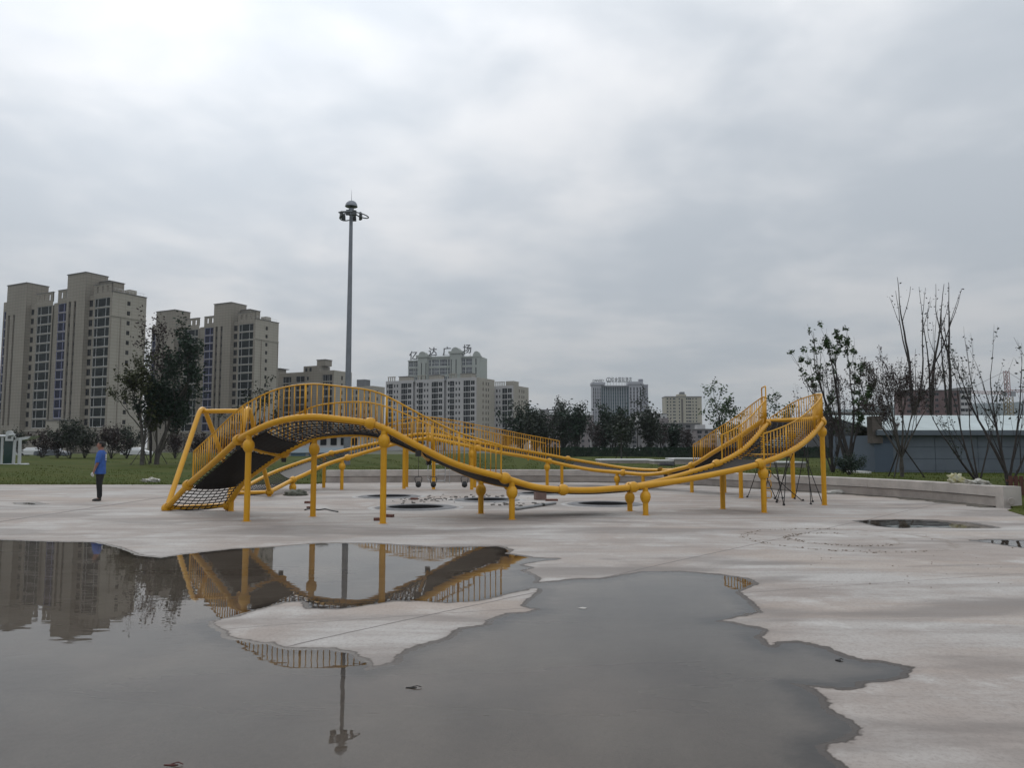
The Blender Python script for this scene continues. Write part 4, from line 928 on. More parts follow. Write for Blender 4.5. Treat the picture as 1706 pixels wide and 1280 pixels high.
def block(name, label, px, Y, rot, units, top, fl, fh, zb, endw, endops, wm, gm, fm, extra=None, group=None, end_mat=None):
    """mid-rise slab: units = list of (u0,u1,[window (u0,u1,zlo,zhi,mull)],gap)"""
    X = (px-CX)/1255*Y; B = Bld(name, label, X, Y, rot, 'building', group); zs = [zb+fh*i for i in range(fl)]
    umax = max(u[1] for u in units)
    for u0, u1, ws in units:
        ops = []
        for a, c, l, h, mu in ws:
            o = [(-c, -a, q+l, q+h) for q in zs]; ops += o; B.windows('f', 0, o, mu, fm, gm, d=.22)
        B.facade('wall', wm, 'f', 0, -u1, -u0, 0, top, ops, .4)
        B.box('parapet', wm, -u1, -u0, .02, .3, top, top+.9)
    eo = [(a, c, q+l, q+h) for a, c, l, h in endops for q in zs]
    B.facade('end_wall', end_mat or wm, 'r', 0, 0, endw, 0, top+.9, eo, .3); B.windows('r', 0, eo, (.5,), M_BROWNW, gm, d=.15)
    B.box('core', wm, -umax+.1, -.6, 1.3, endw-.1, 0, top-.1)
    B.box('roof_deck', M_ROOF, -umax+.05, -.05, .35, endw, top-.09, top)
    return B
# estate block with gaps between its units
un = [(0, 18, [(1.2, 3.6, .5, 2.6, (.5,)), (3.9, 8.0, .2, 2.8, (.3, .7)), (10.0, 11.0, .8, 2.4, ()), (11.9, 12.9, .8, 2.4, ()), (13.6, 16.4, .2, 2.8, (.5,)), (16.5, 17.6, .8, 2.6, ())])]
U3 = []
for k in range(3):
    o_ = k*18.6; U3.append((o_, o_+17.2, [(o_+a*.94, o_+c*.94, l, h, m) for a, c, l, h, m in un[0][2]]))
EOPS = [(6.2, 7.0, .8, 2.4), (9.3, 10.2, .8, 2.4), (11.6, 12.5, .8, 2.4)]
Bd = block('apartment_block', 'pale grey slab block of three units with dark windows below the domed tower', 794, 368, EST, U3, 35.0, 11, 2.95, 2.2, 18.5, EOPS, M_WHITEW, M_GLD, M_FRAME, end_mat=M_CREAM2)
for k in range(3):
    o_ = k*18.6; Bd.box('penthouse', M_CREAM2, -o_-11, -o_-5, 3, 8, 35.0, 38.2); Bd.box('penthouse_roof', M_ROOF, -o_-11.3, -o_-4.7, 2.7, 8.3, 38.2, 38.45)
    for q in range(4): Bd.box('pergola_post', M_CREAM2, -o_-16.5+q*1.3, -o_-16.1+q*1.3, 1, 1.4, 35.9, 38)
    Bd.box('pergola_beam', M_CREAM2, -o_-16.8, -o_-11.9, .9, 1.5, 38.0, 38.3)
Bd2 = block('apartment_block', 'narrow pale slab block with dark windows beside the dark park trees', 855.5, 383, EST, [(0, 11.5, [(1, 3.4, .4, 2.7, (.5,)), (3.6, 6.6, .2, 2.8, (.5,)), (7.6, 8.4, .8, 2.4, ()), (9.2, 10.2, .8, 2.4, ())])], 32.2, 10, 2.95, 2.4, 17.7, EOPS, M_WHITEW, M_GLD, M_FRAME, end_mat=M_CREAM2)
Bd2.box('penthouse', M_CREAM2, -6, -1.5, 3, 9, 32.2, 35.6)
for q in range(5): Bd2.box('pergola_post', M_CREAM2, -11+q*1.2, -10.6+q*1.2, 1, 1.4, 33.1, 35)
Bd2.box('pergola_beam', M_CREAM2, -11.3, -5.6, .9, 1.5, 35, 35.3)
# twelve-storey block behind the arch railing
Bc = block('apartment_block', 'cream slab block with stepped roof behind the arch railing and lighting mast', 556, 296, EST, [(0, 6.6, [(.8, 5.8, .2, 2.7, (.25, .7))]), (6.7, 14.4, [(.6, 5.6, .2, 2.7, (.5,)), (6.0, 7.0, .8, 2.4, ())][0:1]+[(13.0-.2, 14.0, .8, 2.4, ())]), (14.5, 21, [(15, 19.6, .2, 2.7, (.5,))]), (21.1, 29, [(22, 26.5, .2, 2.7, (.3, .7))])], 31.0, 9, 2.95, 4.0, 11, [(4.5, 5.5, .8, 2.4)], M_CREAM, M_GLD, M_FRAME, end_mat=M_CREAM2)
Bc.box('roof_block', M_CREAM, -16, -8, .4, 7, 31, 34.2); Bc.box('roof_drum', M_CREAM, -10.5, -6.2, 2, 6, 34.2, 36.6); Bc.box('roof_slab', M_ROOF, -10.8, -6, 1.8, 6.2, 36.6, 36.8)
for x in (-14.5, -12.3): Bc.box('roof_opening', M_GLD, x-.5, x+.5, .33, .41, 32, 33.5)
Bc2 = block('apartment_block', 'narrow cream block with small paired windows right of the lighting mast', 621, 335, EST, [(0, 12.5, [(1.5, 2.5, .8, 2.4, ()), (4, 5, .8, 2.4, ()), (8.5, 9.6, .6, 2.6, ()), (10.6, 11.8, .2, 2.7, ())])], 28.0, 8, 2.95, 4.0, 9.0, [(3, 4, .8, 2.4)], M_CREAM2, M_GLD, M_FRAME)
Bc2.box('water_tank', M_GREYW, -10.5, -6, 2, 6, 29.2, 32.2)
Bc3 = block('apartment_block', 'plain cream block seen in the gap beside the farther cream tower', 466, 340, EST, [(0, 14, [(1.5, 3.5, .5, 2.6, (.5,)), (6, 8, .5, 2.6, (.5,))])], 32, 9, 2.95, 4, 9, [(3, 4, .8, 2.4)], M_CREAM, M_GLD, M_FRAME)
Bc3.box('roof_block', M_CREAM, -8, -2, 1, 6, 32, 37.2); Bc3.box('roof_slab', M_ROOF, -9, -1, .5, 7, 37.2, 37.5)

def text(parent, body, h, loc, m, ext=.15, rz=0.0, name='sign_letter', sx=1.0):
    cu = bpy.data.curves.new(name, 'FONT'); cu.body = body; cu.size = h; cu.extrude = ext; cu.align_x = 'CENTER'; cu.resolution_u = 2; cu.offset = h*.012
    to = bpy.data.objects.new(name, cu); COL.objects.link(to); me_ = bpy.data.meshes.new_from_object(to); bpy.data.objects.remove(to)
    me_.materials.clear(); me_.materials.append(m); o = link(name, me_, parent, loc); o.rotation_euler = (math.pi/2, 0, rz); o.scale = (sx, 1, 1); return o
M_SIGN = mat('dark_sign_letter', (.06, .06, .065), .6)
# domed tower with roof letters
EY = 520.0; k_ = EY/1255
BE = Bld('domed_tower', 'pale green tower with domed gables and large roof letters above the slab block', (800-CX)*k_, EY, R(-15), 'tower')
wE = 125*k_/math.cos(R(15)); f_ = wE/1525.0
def ex(c): return -(1585-c)*f_
M_EWALL = mat('pale_green_stone', (.33, .35, .325), .8, var=.08, vscale=.06); M_GLE = glassmat('grey_blue_glass', (.055, .065, .085), (.02, .025, .035))
bands = [64-6.0*(i+1) for i in range(9)]
def ebay(c0, c1, pos, cols, top, gm=M_GLE):
    ops = []
    for a, c, mu in cols:
        o = [(ex(a), ex(c), q+.5, q+5.4) for q in bands]; ops += o; BE.windows('f', pos, o, mu, M_FRAME, gm, d=.3, tr=.5, fw=.18)
    BE.facade('wall', M_EWALL, 'f', pos, ex(c0), ex(c1), 0, top, ops, .6)
ebay(55, 275, .6, [(70, 155, (.33, .66)), (165, 205, (.5,)), (212, 268, (.5,))], 62.4)
ebay(480, 965, .6, [(495, 545, (.5,)), (560, 610, (.5,)), (612, 720, (.2, .4, .6, .8)), (735, 885, (.2, .4, .6, .8)), (905, 960, (.5,))], 64.6)
ebay(1190, 1420, .6, [(1198, 1265, (.5,)), (1280, 1410, (.2, .4, .6, .8))], 64.2)
for c0, c1, top, cut in ((275, 480, 65.0, (360, 455)), (965, 1190, 67.0, (990, 1092))):
    ops = [(ex(q)-.35, ex(q)+.35, 4, top-4) for q in cut]
    BE.facade('pier', M_EWALL, 'f', -1.0, ex(c0), ex(c1), 0, top, ops, .7); BE.box('pier_flank', M_EWALL, ex(c1)-.02, ex(c1)+.2, -.99, 2, 0, top); BE.box('pier_core', M_GLD, ex(c0)+.1, ex(c1)-.1, -.3, 6, 0, top-.1)
    BE.box('cornice', M_EWALL, ex(c0)-1, ex(c1)+1, -1.8, 6, top, top+1.6)
    cx_ = (ex(c0)+ex(c1))/2; rw = (ex(c1)-ex(c0))*.36; b = MB(); n = 14; pl = [(cx_+rw*math.cos(math.pi*i/n), top+1.6+rw*.95*math.sin(math.pi*i/n)) for i in range(n+1)]
    b.add([(p[0], -1.6, p[1]) for p in pl]+[(p[0], 4, p[1]) for p in pl], [tuple(range(n+1)), tuple(range(n+1, 2*n+2))[::-1]]+[(i, n+1+i, n+2+i, i+1) for i in range(n)]); b.build('gable_dome', M_EWALL, BE.e)
    for zz in (24, 38, 52): BE.box('pier_band', M_EWALL, ex(c0)-.3, ex(c1)+.3, -1.3, -1.003, zz, zz+.5)
ops = [(ex(1480), ex(1505), q+.6, q+5.2) for q in bands]; BE.facade('end_bay', M_EWALL, 'f', .2, ex(1420), ex(1585), 0, 64.6, ops, .4); BE.windows('f', .2, ops, (), M_FRAME, M_GLD, d=.2)
cx_ = ex(1500); rw = 2.6; n = 14; b = MB(); pl = [(cx_+rw*math.cos(math.pi*i/n), 64.6+rw*1.4*math.sin(math.pi*i/n)) for i in range(n+1)]
b.add([(p[0], .1, p[1]) for p in pl]+[(p[0], 3, p[1]) for p in pl], [tuple(range(n+1)), tuple(range(n+1, 2*n+2))[::-1]]+[(i, n+1+i, n+2+i, i+1) for i in range(n)]); b.build('gable_dome', M_EWALL, BE.e)
BE.box('core', M_EWALL, ex(60), -.1, 1.6, 16, 0, 62.2); BE.box('end_wall', M_EWALL, -.1, .1, .25, 16, 0, 64.5)
BE.box('cornice', M_EWALL, ex(50), ex(275), .2, 2, 62.4, 63.2); BE.box('cornice', M_EWALL, ex(482), ex(963), .2, 2, 64.6, 65.5); BE.box('cornice', M_EWALL, ex(1192), ex(1600), -.1, 2, 64.2, 64.9)
for ch, c, zb in (('亿', 170, 63.6), ('达', 585, 65.9), ('广', 885, 65.9), ('场', 1310, 67.0)):
    text(BE.e, ch, 6.6, (ex(c), .4, zb+.6), M_SIGN, .2)
    b = MB(); b.tube([(ex(c)-2, .8, zb-3), (ex(c)-2, .8, zb+2)], .12, 4); b.tube([(ex(c)+2, .8, zb-3), (ex(c)+2, .8, zb+2)], .12, 4); b.tube([(ex(c)-3, .8, zb+.5), (ex(c)+3, .8, zb+.5)], .12, 4); b.build('sign_rack', M_SIGN, BE.e)

# hotel with curved glass front
FY = 750.0; k_ = FY/1255
def fx(px): return (px-1034)*k_
def fz(py): return at(1034, py, FY).z
BF = Bld('hotel_tower', 'grey hotel tower with curved teal glass front and roof letters', (1034-CX)*k_, FY, 0.0, 'tower')
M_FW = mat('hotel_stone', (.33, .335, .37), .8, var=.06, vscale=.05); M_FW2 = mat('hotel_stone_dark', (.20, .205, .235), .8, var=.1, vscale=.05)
ft = fz(641.5)
def strips(x0, x1, pos, n, top):
    w = (x1-x0)/n; ops = []
    for i in range(n):
        for q0, q1 in ((4, top*.62), (top*.64, top-3)): ops.append((x0+w*(i+.28), x0+w*(i+.72), q0, q1))
    BF.facade('wing_wall', M_FW, 'f', pos, x0, x1, 0, top, ops, .8)
    for o in ops:
        b = MB(); b.quad((o[0], pos+.6, o[2]), (o[1], pos+.6, o[2]), (o[1], pos+.6, o[3]), (o[0], pos+.6, o[3])); w_ = b.build('window_strip', M_GLD, BF.e)
        nn_ = int((o[3]-o[2])/3.4)
        bb2 = MB()
        for q in range(nn_): bb2.bb(o[0], o[1], pos+.45, pos+.55, o[2]+3.4*(q+.8), o[2]+3.4*(q+.8)+.7)
        r_ = bb2.build('spandrels', M_FW2, w_); r_['kind'] = 'stuff'
strips(fx(987), fx(1001.5), 0, 4, ft); strips(fx(1048), fx(1069.5), 0, 4, ft+.6)
BF.box('wing_core', M_FW, fx(987)+.1, fx(1001.4), .9, 16, 0, ft-.1); BF.box('wing_core', M_FW, fx(1048)+.1, fx(1069.4), .9, 16, 0, ft+.5)
sw = [(2.0, 3.6, 4+3.5*i, 5.8+3.5*i) for i in range(int(ft/3.5)-4)]
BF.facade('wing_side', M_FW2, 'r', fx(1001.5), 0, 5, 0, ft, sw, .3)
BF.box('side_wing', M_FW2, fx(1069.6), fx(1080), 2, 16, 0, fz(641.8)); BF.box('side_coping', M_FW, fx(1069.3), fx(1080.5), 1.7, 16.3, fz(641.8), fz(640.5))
BF.box('cornice', M_FW, fx(985.8), fx(1008), -1, 16, ft, ft+2.6); BF.box('cornice', M_FW, fx(1047), fx(1071), -1, 16, ft+.6, ft+3.2)
# concave glass
n = 12; gx0, gx1 = fx(1002), fx(1048); gt = fz(644)
def gy(t): return 4+3.0*math.sin(math.pi*t)
for i in range(n):
    a, c = i/n, (i+1)/n; xa, xb = gx0+(gx1-gx0)*a, gx0+(gx1-gx0)*c
    b = MB(); b.quad((xa, gy(a), 0), (xb, gy(c), 0), (xb, gy(c), gt), (xa, gy(a), gt)); b.build('glass_bay', M_GLT, BF.e)
    if i: BF.box('mullion', M_FW, xa-.32, xa+.32, gy(a)-.7, gy(a)-.003, 0, gt)
    bb2 = MB()
    for q in range(int(gt/3.4)): bb2.bb(xa+.33, xb-.33, min(gy(a), gy(c))-.3, min(gy(a), gy(c))-.1, 3.4*q+2.7, 3.4*q+3.3)
    o = bb2.build('floor_bands', mat('teal_band', (.07, .12, .13), .4), BF.e); o['kind'] = 'stuff'
BF.box('glass_head', M_FW, gx0, gx1, 2.5, 9, gt, gt+1.2); BF.box('lift_house', M_FW2, fx(1066.5), fx(1073), 6, 12, ft, fz(631))
BF.box('roof_screen', M_FW, fx(1049), fx(1068), 4, 10, ft+3.2, fz(636.5))
xs = [1020.5+5.9*i for i in range(6)]
for ch, px in zip('华金国际酒店', xs): text(BF.e, ch, 5.6, (fx(px), -.5, gt+4.4), M_SIGN, .2, sx=.58)
b = MB(); b.lathe((fx(1014), -.5, gt+6.4), [(2.0, 0), (2.6, .1), (2.6, .4), (2.0, .5)], 20, (0, -1, 0)); b.bb(fx(1014)-.3, fx(1014)+.3, -.9, -.6, gt+4.8, gt+8); b.bb(fx(1014)-1.4, fx(1014)+1.4, -.9, -.6, gt+4.8, gt+5.4); b.build('sign_logo', M_SIGN, BF.e)
b = MB()
for q in range(9): b.tube([(fx(1012)+q*2.9, 0, gt+.5), (fx(1012)+q*2.9, 0, gt+4.8)], .12, 4)
b.tube([(fx(1011), 0, gt+4.3), (fx(1053), 0, gt+4.3)], .15, 4); b.build('sign_rack', M_SIGN, BF.e)
for ch, px in zip('DAWEED', (989.2, 992.5, 995.6, 998.6, 1001.2, 1003.8)): text(BF.e, ch, 3.4, (fx(px), -.5, ft+3.0), M_SIGN, .2)

# cream point block
GY = 700.0; k_ = GY/1255; BG = Bld('apartment_tower', 'cream point block with brown strip and penthouse right of the hotel', (1168-CX)*k_, GY, R(0), 'tower')
def gx(px): return (px-1168)*k_
gtop = at(1140, 662, GY).z; zs = [gtop-2.98*(i+1) for i in range(15)]; M_GW = mat('yellow_cream_render', (.37, .34, .265), .85, var=.08, vscale=.1)
ops = []
for c0, c1, mu in ((1110, 1113, ()), (1115.5, 1118, ()), (1120.5, 1125, (.5,)), (1130, 1132.5, ()), (1142, 1145, ()), (1145.5, 1151, (.5,)), (1152.8, 1155, ()), (1158, 1160.5, ())):
    o = [(gx(c0), gx(c1), q+.6, q+2.3) for q in zs]; ops += o; BG.windows('f', 0, o, mu, M_FRAME, M_GLD, d=.25, fw=.1)
ops2 = [(gx(1134), gx(1137.5), 3, gtop-1.5)]
BG.facade('wall', M_GW, 'f', 0, gx(1108), 0, 0, gtop, ops+ops2, .5); BG.box('stair_strip', M_BROWNW, ops2[0][0], ops2[0][1], .4, .5, 3, gtop-1.5)
BG.box('core', M_GW, gx(1108)+.1, -.1, .7, 16, 0, gtop-.1); BG.box('end_wall', M_CREAM2, -.05, .15, .02, 16, 0, gtop-.02); BG.box('coping', M_ROOF, gx(1107.5), .4, -.4, 16, gtop, gtop+.8)
BG.box('penthouse', M_GW, gx(1129), gx(1143), 1, 9, gtop+.8, at(1140, 657, GY).z); BG.box('lift_house', M_GREYW, gx(1134), gx(1141), 2, 8, at(1140, 657, GY).z, at(1140, 653, GY).z)

# low rows between the park trees and the towers
def lowrow(label, px0, px1, ytop, Y, fl, m, name='low_house_row', roof=True):
    k_ = Y/1255; B = Bld(name, label, (px0-CX)*k_, Y, 0.0, 'building', 'low rows behind the park trees'); w = (px1-px0)*k_; top = at(px0, ytop, Y).z; fh = (top-1.2)/fl
    nw = max(3, int(w/4.2)); ops = []
    for f in range(fl):
        for i in range(nw):
            c = w*(i+.5)/nw; ww = .8 if (i*7+f) % 3 else 1.2; ops.append((c-ww, c+ww, .9+fh*f+.6, .9+fh*f+2.1))
    B.windows('f', 0, ops, (.5,), M_GREYW, M_GLD, d=.2); B.facade('wall', m, 'f', 0, 0, w, 0, top, ops, .35)
    B.box('core', m, .1, w-.1, .5, 10, 0, top-.05)
    if roof: B.box('roof_slab', M_ROOF, -.4, w+.4, -.5, 10.5, top, top+.35)
    return B, w, top
M_H1 = mat('grimy_grey_render', (.17, .165, .165), .9, var=.35, vscale=.12); M_H2 = mat('pinkish_grey_render', (.20, .175, .175), .9, var=.3, vscale=.12)
B, w, t = lowrow('grimy grey row of flats with flat roof below the cream point block', 1072, 1165, 706, 400, 5, M_H1); B.box('roof_hut', M_H2, w*.3, w*.45, 2, 7, t+.35, t+3)
B, w, t = lowrow('pinkish low house with white roof hut beside the railing end', 1158, 1192, 716, 380, 4, M_H2); B.box('roof_hut', M_WHITEW, w*.1, w*.5, 2, 7, t+.35, t+2.5)
B, w, t = lowrow('pale grey row of flats left of the hotel tower', 884, 988, 693, 470, 6, M_H2); B.box('roof_hut', M_H1, w*.15, w*.3, 2, 7, t+.35, t+4)
B, w, t = lowrow('pale row of flats in the gap between hotel and point block', 1060, 1110, 690, 600, 7, M_WHITEW)
B, w, t = lowrow('dark grey row of flats close behind the park trees', 985, 1075, 712, 420, 5, M_H1)
B, w, t = lowrow('dark grey hall standing behind the leafy trees on the right', 1372, 1470, 690, 150, 3, mat('dark_grey_cladding', (.045, .05, .055), .8, var=.25, vscale=.4), 'dark_hall')
k_ = 380/1255; B, w, t = lowrow('reddish brown apartment block behind the tall bare trees', 1505, 1598, 651, 380, 10, mat('red_brown_render', (.13, .075, .07), .9, var=.3, vscale=.2), 'apartment_block')
B, w, t = lowrow('narrow pale apartment block joined to the reddish brown one', 1599, 1617, 647, 379, 10, M_WHITEW, 'apartment_block')
# site hut seen under the arch
HY = 120.0; k_ = HY/1255; B = Bld('site_hut', 'low white and blue site hut seen below the yellow arch', (482-CX)*k_, HY, 0, 'hut', z=.2); w = 118*k_; M_BLUE = mat('blue_panel', (.10, .17, .24), .6, var=.15, vscale=.6)
B.box('wall', M_WHITEW, 0, w, 0, 4, -.3, 3.3); B.box('fascia', mat('pale_blue_fascia', (.42, .49, .55), .6), -.2, w+.2, -.4, -.05, .55, 1.35)
for i in range(7): B.box('window', M_GLD, w*(i+.2)/7, w*(i+.8)/7, -.06, -.004, 1.75, 2.9)
for i in range(4): B.box('blue_door', M_BLUE, w*(i+.1)/4+.3, w*(i+.1)/4+2.6, -.08, -.004, -.3, .5)
B.box('roof', M_ROOF, -.3, w+.3, -.5, 4.4, 3.3, 3.5)

# ------------------------------------------------------------------ blue-grey prefab shed on the right
SY = 40.0; k_ = SY/1255; a0 = at(1455, 746, SY).x; B = Bld('prefab_shed', 'long blue-grey panel shed with pale metal roof behind the seat wall', a0, SY, R(1.5), 'shed', z=.25); w = 12.5
M_SHED = mat('blue_grey_panel', (.105, .128, .155), .55, var=.15, vscale=.7); M_SHEDD = mat('slate_blue_panel', (.06, .085, .12), .55, var=.12, vscale=.8)
M_SROOF = mat('pale_metal_roof', (.42, .48, .48), .5, .1, var=.12, vscale=.5)
ez = at(1600, 725, SY).z-.25
B.box('corner_column', M_SHEDD, 0, 1.0, -.10, .5, -.5, ez-.45)
for r_ in range(4):
    for i in range(5): B.box('wall_panel', M_SHED, 1.01+(w-1)*i/5, 1.0+(w-1)*(i+1)/5-.012, 0, .08, -.5+(ez+.5)*r_/4, -.5+(ez+.5)*(r_+1)/4-.018)
B.box('wall_core', M_SHEDD, .3, w, .085, 5.5, -.5, ez-.01)
B.box('fascia', M_SHED, .05, w+.3, -.35, -.2, ez-.02, ez+.24)
zr = at(1600, 692, SY+5.5).z-.25
for i in range(9):
    x0, x1 = .15+(w)*i/9, .15+w*(i+1)/9-.015; b = MB(); b.add([(x0, -.34, ez+.25), (x1, -.34, ez+.25), (x1, 5.6, zr), (x0, 5.6, zr), (x0, -.34, ez+.20), (x1, -.34, ez+.20), (x1, 5.6, zr-.05), (x0, 5.6, zr-.05)], [(0, 1, 2, 3), (7, 6, 5, 4), (0, 4, 5, 1), (1, 5, 6, 2), (2, 6, 7, 3), (3, 7, 4, 0)]); b.build('roof_sheet', M_SROOF, B.e)
B.box('stack', mat('brown_stone', (.10, .085, .075), .85, var=.4, vscale=2), -.12, .42, -.2, .35, ez-.44, at(1460, 694, SY).z-.25)
# red-brown fence at the right edge
g = at(1703, 845, 20.6); t = thing('timber_fence', 'dark red-brown slatted fence beyond the end of the seat wall', 'fence', (g.x+.25, g.y+.8, .05), R(-6))
M_RED = mat('red_brown_wood', (.095, .035, .025), .8, var=.3, vscale=6)
for k in range(14): b = MB(); b.box((k*.14, 0, .38), (.10, .03, .74)); b.build('slat', M_RED, t)
for z_ in (.15, .62): b = MB(); b.box((.9, .035, z_), (2.0, .04, .07)); b.build('rail', M_RED, t)

# ------------------------------------------------------------------ tower crane and far hill
KY = 520.0; k_ = KY/1255; kb = at(1681, 690, KY); crane = thing('tower_crane', 'distant tower crane with red lattice mast and long level jib', 'crane', (kb.x, KY, 0))
M_CR = mat('crane_red', (.24, .09, .075), .7); M_CG = mat('crane_cab_grey', (.25, .26, .28), .6); M_CY = mat('crane_yellow', (.20, .15, .05), .7)
def lattice(name, p, q, wdt, n, m, r=.14):
    p, q = Vector(p), Vector(q); d = (q-p).normalized(); u = d.cross(Vector((0, 1, 0))); u = u.normalized() if u.length > .1 else Vector((1, 0, 0)); v = d.cross(u); b = MB(); C4 = [(u*a+v*c)*wdt/2 for a, c in ((-1, -1), (1, -1), (1, 1), (-1, 1))]
    for c in C4: b.tube([p+c, q+c], r, 4)
    for i in range(n):
        for j in range(4): b.tube([p.lerp(q, i/n)+C4[j], p.lerp(q, (i+1)/n)+C4[(j+1) % 4]], r*.7, 3)
    return b.build(name, m, crane)
zc_ = at(1681, 662, KY).z; zp = at(1681, 618, KY).z; zj = at(1681, 652, KY).z
lattice('mast', (0, 0, 0), (0, 0, zc_), 4.0, 14, M_CY, .35); lattice('peak', (0, 0, zc_), (-.3, 0, zp), 2.4, 7, M_CR, .22)
lattice('jib', (0, 0, zj-1.2), (-36, 0, zj-.6), 1.5, 22, M_CR, .16); lattice('counter_jib', (0, 0, zj), (22, 0, zj), 1.4, 10, M_CR, .16)
b = MB(); b.box((2.6, -1, zc_+2.2), (3.0, 2.2, 3.6)); b.build('cab', M_CG, crane); b = MB(); b.box((-2.8, -1, zc_+2.0), (2.4, 2.0, 3.0)); b.build('machine_box', M_CG, crane)
for q in ((-30, zj), (20, zj+.5)): b = MB(); b.tube([(-.3, 0, zp), (q[0], 0, q[1])], .12, 4); b.build('stay_cable', M_SIGN, crane)
M_HILL = mat('wooded_hill', (.035, .055, .055), .95, var=.3, vscale=.02, bump=.3, bscale=.1)
b = MB(); n = 60; rr = random.Random(9); vs = []
for i in range(n+1):
    x = 400+i*32; hh_ = at(1650, 674, 1500).z*(1-.15*math.cos(i*.11))*(min(1, i/8)**.5)+rr.uniform(-2, 2)
    for y_, k in ((1350, 0), (1420, .6), (1500, 1), (1700, .8), (1900, 0)): vs.append((x, y_, hh_*k-1+rr.uniform(-2, 2)*k))
b.add(vs, [(i*5+j, i*5+5+j, i*5+6+j, i*5+j+1) for i in range(n) for j in range(4)]); tag(b.build('hills', M_HILL, smooth=True), kind='structure')
# ------------------------------------------------------------------ trees and shrubs
M_BARK = mat('dark_bark', (.035, .030, .028), .9, var=.35, vscale=6, bump=.5)
M_BARKP = mat('pale_bark', (.075, .068, .06), .9, var=.4, vscale=4, bump=.5)
def leafmat(nm, c, c2): return mat(nm, c, .55, col2=c2, vscale=1.3, spec=.3)
M_LOL = leafmat('olive_leaf', (.060, .068, .022), (.028, .032, .014))
M_LDK = leafmat('dark_green_leaf', (.018, .045, .022), (.010, .020, .012))
M_LGR = leafmat('fresh_green_leaf', (.045, .090, .022), (.022, .045, .014))
M_LMD = leafmat('mid_green_leaf', (.028, .042, .022), (.012, .018, .012))
M_LRD = leafmat('dry_brown_leaf', (.040, .020, .018), (.016, .012, .012))
M_POLE = mat('support_pole', (.03, .027, .024), .9)
def grow(b, tips, p, d, L, r, lvl, par, rr):
    """one limb as a bent tapered tube, then its children"""
    n = par.get('seg', 4); pts = [p]; q = p.copy(); dd = d.copy()
    for i in range(n):
        w = par['wob']; dd = (dd+Vector((rr.gauss(0, w), rr.gauss(0, w), rr.gauss(0, w*.6)+par['up']))).normalized(); q = q+dd*(L/n); pts.append(q.copy())
    r1 = r*par.get('tap', .55); rs = [r+(r1-r)*i/n for i in range(n+1)]
    b.tube(pts, rs, 6 if r > .05 else (4 if r > .015 else 3), False)
    if lvl <= 0: tips.append((pts, dd)); return
    if lvl <= par.get('leaf_lvl', 1): tips.append((pts, dd))
    k = par['kids'][min(lvl, len(par['kids']))-1]; k = max(1, int(k+rr.uniform(-.5, .99)))
    for i in range(k):
        t = rr.uniform(par.get('t0', .35), 1) if i else 1.0
        j = min(int(t*n), n-1); bp = pts[j].lerp(pts[j+1], t*n-j)
        a = rr.uniform(0, 6.283); s = par['ang']*rr.uniform(.5, 1.25) if i else par['ang']*.35
        u = dd.orthogonal().normalized(); v = dd.cross(u); nd = (dd*math.cos(s)+(u*math.cos(a)+v*math.sin(a))*math.sin(s)).normalized()
        grow(b, tips, bp, nd, L*par['len']*rr.uniform(.75, 1.15), max(r1*.8 if i else r1, par.get('rmin', .004)), lvl-1, par, rr)
def leaves(tips, n, size, clump, rr, droop=0.0, along=True, nclump=0):
    vs = []; fs = []
    if nclump:                                            # leaves gathered in tufts along the limbs
        cs = []
        for i in range(nclump):
            pts, dd = rr.choice(tips); q = rr.choice(pts[1:]); cs.append(([q, q+Vector((0, 0, .02))], dd))
        tips = cs
    for i in range(n):
        pts, dd = rr.choice(tips); t = rr.uniform(.15, 1.0) if along else rr.uniform(.8, 1); k = t*(len(pts)-1); j = min(int(k), len(pts)-2); c = pts[j].lerp(pts[j+1], k-j)
        c = c+Vector((rr.gauss(0, clump), rr.gauss(0, clump), rr.gauss(0, clump)-droop*abs(rr.gauss(0, 1))))
        s = size*rr.uniform(.55, 1.25); a = Vector((rr.gauss(0, 1), rr.gauss(0, 1), rr.gauss(0, .7))).normalized(); e = a.orthogonal().normalized(); w = a.cross(e)
        e = (e*math.cos(i)+w*math.sin(i)); o = len(vs)
        vs += [tuple(c-a*s*.5), tuple(c+e*s*.28), tuple(c+a*s*.5), tuple(c-e*s*.28)]; fs.append((o, o+1, o+2, o+3))
    m = MB(); m.v = vs; m.f = fs; m.m = [0]*len(fs); return m
def tree(name, label, base, stems, par, leaf, seed, bark=M_BARK, poles=0, cat='tree', group=None, clumps=None):
    """stems: list of (lean dir deg, lean amount, length, radius, start height)"""
    rr = random.Random(seed); t = thing(name, label, cat, base, 0, group); b = MB(); tips = []
    for az, lean, L, r, h0 in stems:
        d = Vector((math.sin(R(az))*math.sin(lean), math.cos(R(az))*math.sin(lean), math.cos(lean)))
        if h0 > 0:
            b.tube([(0, 0, -.2), (rr.gauss(0, .02), rr.gauss(0, .02), h0*.5), (0, 0, h0)], [r*1.5, r*1.25, r*1.15], 8, False)
        grow(b, tips, Vector((0, 0, max(h0-.02, -.1))), d, L, r, par['lvl'], par, rr)
    b.build('trunk', bark, t, True)
    if leaf:
        n, size, clump, m = leaf[:4]; leaves(tips, n, size, clump, rr, leaf[4] if len(leaf) > 4 else 0, nclump=clumps or 0).build('crown', m, t)
    for k in range(poles):
        a = R(30+k*360/max(poles, 1)+seed*17); rad = .85; b2 = MB(); b2.tube([(rad*math.cos(a), rad*math.sin(a), -.1), (.04*math.cos(a), .04*math.sin(a), 1.25)], .028, 6); b2.build('support_pole', M_POLE, t)
    return t
def lz(px, Y, z): p = at(px, 746, Y); return (p.x, Y, z)
